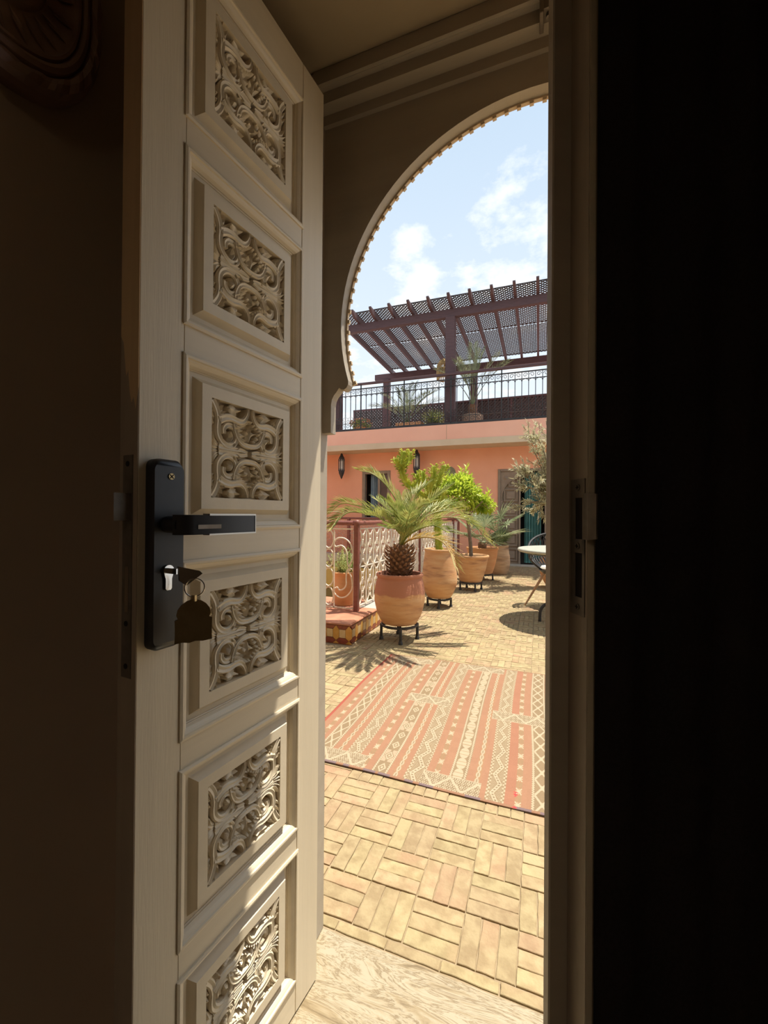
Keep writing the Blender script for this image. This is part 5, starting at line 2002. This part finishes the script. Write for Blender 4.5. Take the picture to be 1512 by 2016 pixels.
# ---- patio table and chair
tx, ty, tr2 = .335, 4.75, .55
tb = thing('patio_table', 'round pale green patio table with dark curved iron legs', 'table', (tx, ty, 0))
MB().lathe([(.0, .742), (tr2 - .03, .742), (tr2 - .028, .748), (.0, .749)], 56, (tx, ty, 0)).build('table_top', 'table_top', tb, smooth=True)
MB().lathe([(tr2 - .05, .715), (tr2 - .01, .718), (tr2, .728), (tr2, .742), (tr2 - .008, .75), (tr2 - .03, .75)], 56, (tx, ty, 0)).build('rim', 'table_edge', tb, smooth=True)
MB().lathe([(.0, .700), (tr2 - .07, .700), (tr2 - .03, .712), (tr2 - .04, .722), (.0, .735)], 48, (tx, ty, 0)).build('apron', 'iron', tb, smooth=True)
for k in range(4):
    a = R(201 + 90 * k)
    c, s = math.cos(a), math.sin(a)
    pts = cat([(.30, .705), (.12, .60), (.06, .42), (.10, .26), (.24, .20), (.33, .13), (.345, .0)], 5)
    MB().tube([(tx + p.x * c, ty + p.x * s, p.y) for p in pts], .016, 8).build('leg', 'iron', tb, smooth=True)
MB().tube([(tx + .1 * math.cos(R(15 * k)), ty + .1 * math.sin(R(15 * k)), .30) for k in range(24)], .010, 6, closed=True).build('leg_ring', 'iron', tb, smooth=True)

chx, chy = .20, 5.42
ch = thing('patio_chair', 'black openwork bucket chair with wooden legs behind the patio table', 'chair', (chx, chy, 0))


def shell(th, z):
    """th: angle round the seat, z: 0 seat bottom .. 1 top of back; open towards -y"""
    r = .14 + .16 * math.sin(min(1, z * 1.6) * math.pi / 2) + .02 * z
    return Vector((chx + r * math.cos(th), chy + r * .95 * math.sin(th) + .02, .42 + z * .46 * (.62 + .38 * max(0, math.sin(th)))))


sm = MB()
for k in range(23):
    th = R(-20 + 220 * k / 22)
    for sg in (-1, 1):
        sm.tube([shell(th + sg * R(9) * math.sin(z * math.pi * 2), z) for z in [i / 14 for i in range(15)]], .008, 4)
for z in (.02, .5, 1.0):
    sm.tube([shell(R(-20 + 220 * k / 40), z) for k in range(41)], .013 if z == 1.0 else .009, 6)
sm.build('shell', 'iron', ch, smooth=True)
MB().lathe([(.0, .395), (.15, .40), (.19, .43), (.20, .445), (.0, .445)], 28, (chx, chy, 0)).build('seat', 'iron', ch, smooth=True)
MB().lathe([(.0, .446), (.17, .446), (.185, .465), (.17, .485), (.0, .492)], 28, (chx, chy, 0)).build('cushion', 'cushion', ch, smooth=True)
for a in (188, 340, 20, 95):
    c, s = math.cos(R(a)), math.sin(R(a))
    MB().tube([(chx + .13 * c, chy + .13 * s, .41), (chx + .36 * c, chy + .36 * s, .0)], [.018, .010], 8).build('leg', 'leg_wood', ch, smooth=True)

# ---- plants on the upper terrace
gz = UZ
up = thing('balcony_palm', 'small feather palm in a woven basket pot on the balcony', 'potted plant', (-1.2, 9.45, gz))
bxp, byp = -1.42, 9.5
up.location = (bxp, byp, gz)
OFF[up.name] = (bxp, byp, gz)
MB().lathe([(.0, .0), (.20, .0), (.225, .12), (.235, .27), (.225, .29), (.205, .285), (.2, .24), (.0, .24)], 26, (bxp, byp, gz)).build('basket', 'basket', up, smooth=True)
MB().lathe([(.0, .24), (.08, .24), (.10, .40), (.09, .52), (.0, .53)], 12, (bxp, byp, gz)).build('trunk', 'palm_trunk', up)
rp_ = random.Random(77)
for (az, el, L, dr_) in ((180, 80, 1.35, .45), (0, 76, 1.25, .6), (200, 66, 1.2, .9), (-20, 62, 1.2, .8), (60, 84, 1.4, .35), (280, 84, 1.3, .4), (120, 70, 1.2, .7), (250, 70, 1.1, .8)):
    frond(MB(), (bxp, byp, gz + .5), R(az), R(el), L, dr_, 26, .26, .016, bare=.45, rng=rp_).build('frond', 'fan_leaf', up)

qx, qy = -3.0, 9.75
u2 = thing('balcony_palm', 'arching palm in a long terracotta trough left of the pergola post on the balcony', 'potted plant', (qx, qy, gz))
MB().cbox(qx - .30, qx + .36, qy - .14, qy + .14, gz + .002, gz + .27, .012).build('trough', 'clay_orange', u2)
MB().box(qx - .28, qx + .34, qy - .12, qy + .12, gz + .268, gz + .276).build('soil', 'soil', u2)
for (az, el, L, dr_) in ((180, 70, 1.1, .9), (0, 66, 1.1, .9), (150, 58, 1.1, 1.0), (20, 55, 1.1, .9), (80, 80, 1.2, .5), (200, 50, 1.0, 1.0), (330, 60, 1.0, 1.0), (100, 62, 1.1, .7), (270, 74, .9, .9)):
    frond(MB(), (qx - .05, qy, gz + .26), R(az), R(el), L, dr_, 24, .28, .018, bare=.3, rng=rp_).build('frond', 'fan_leaf', u2)

u3 = thing('balcony_bush', 'spiky green bush in a dark bowl on the balcony beside the post', 'potted plant', (-2.36, 9.75, gz))
MB().lathe([(.0, .0), (.14, .0), (.2, .12), (.22, .2), (.2, .2), (.19, .16), (.0, .16)], 20, (-2.36, 9.75, gz)).build('bowl', 'iron', u3, smooth=True)
mb = MB()
for k in range(150):
    a, e = rp_.uniform(0, 2 * math.pi), R(rp_.uniform(20, 85))
    mb.leaf((-2.36 + rp_.uniform(-.1, .1), 9.75 + rp_.uniform(-.08, .08), gz + .17), (math.cos(a) * math.cos(e), math.sin(a) * math.cos(e), math.sin(e)), (0, 0, 1), rp_.uniform(.3, .55), .024, .3, .1)
tag(mb.build('foliage', 'herb_leaf', u3), kind='stuff')

u4 = thing('flower_pot', 'pot of orange pink flowers at the left end of the balcony railing', 'potted plant', (-4.12, 9.4, gz))
MB().lathe([(.0, .0), (.12, .0), (.16, .12), (.17, .16), (.15, .16), (.14, .12), (.0, .12)], 20, (-4.12, 9.4, gz)).build('pot', 'clay_orange', u4, smooth=True)
mb = shrub(MB(), (-4.12, 9.4, gz + .22), .26, .12, 260, .07, .04, rp_)
tag(mb.build('foliage', 'herb_leaf', u4), kind='stuff')
mb = MB()
for k in range(46):
    d = Vector((rp_.gauss(0, 1), rp_.gauss(0, 1), abs(rp_.gauss(0, 1)))).normalized()
    c = Vector((-4.12, 9.4, gz + .22)) + Vector((d.x * .27, d.y * .27, d.z * .16))
    for q in range(5):
        a = 2 * math.pi * q / 5
        mb.leaf(c, Vector((math.cos(a), math.sin(a), .5)) + d * .4, d, .045, .034, .2)
tag(mb.build('blossoms', 'flower', u4), kind='stuff')
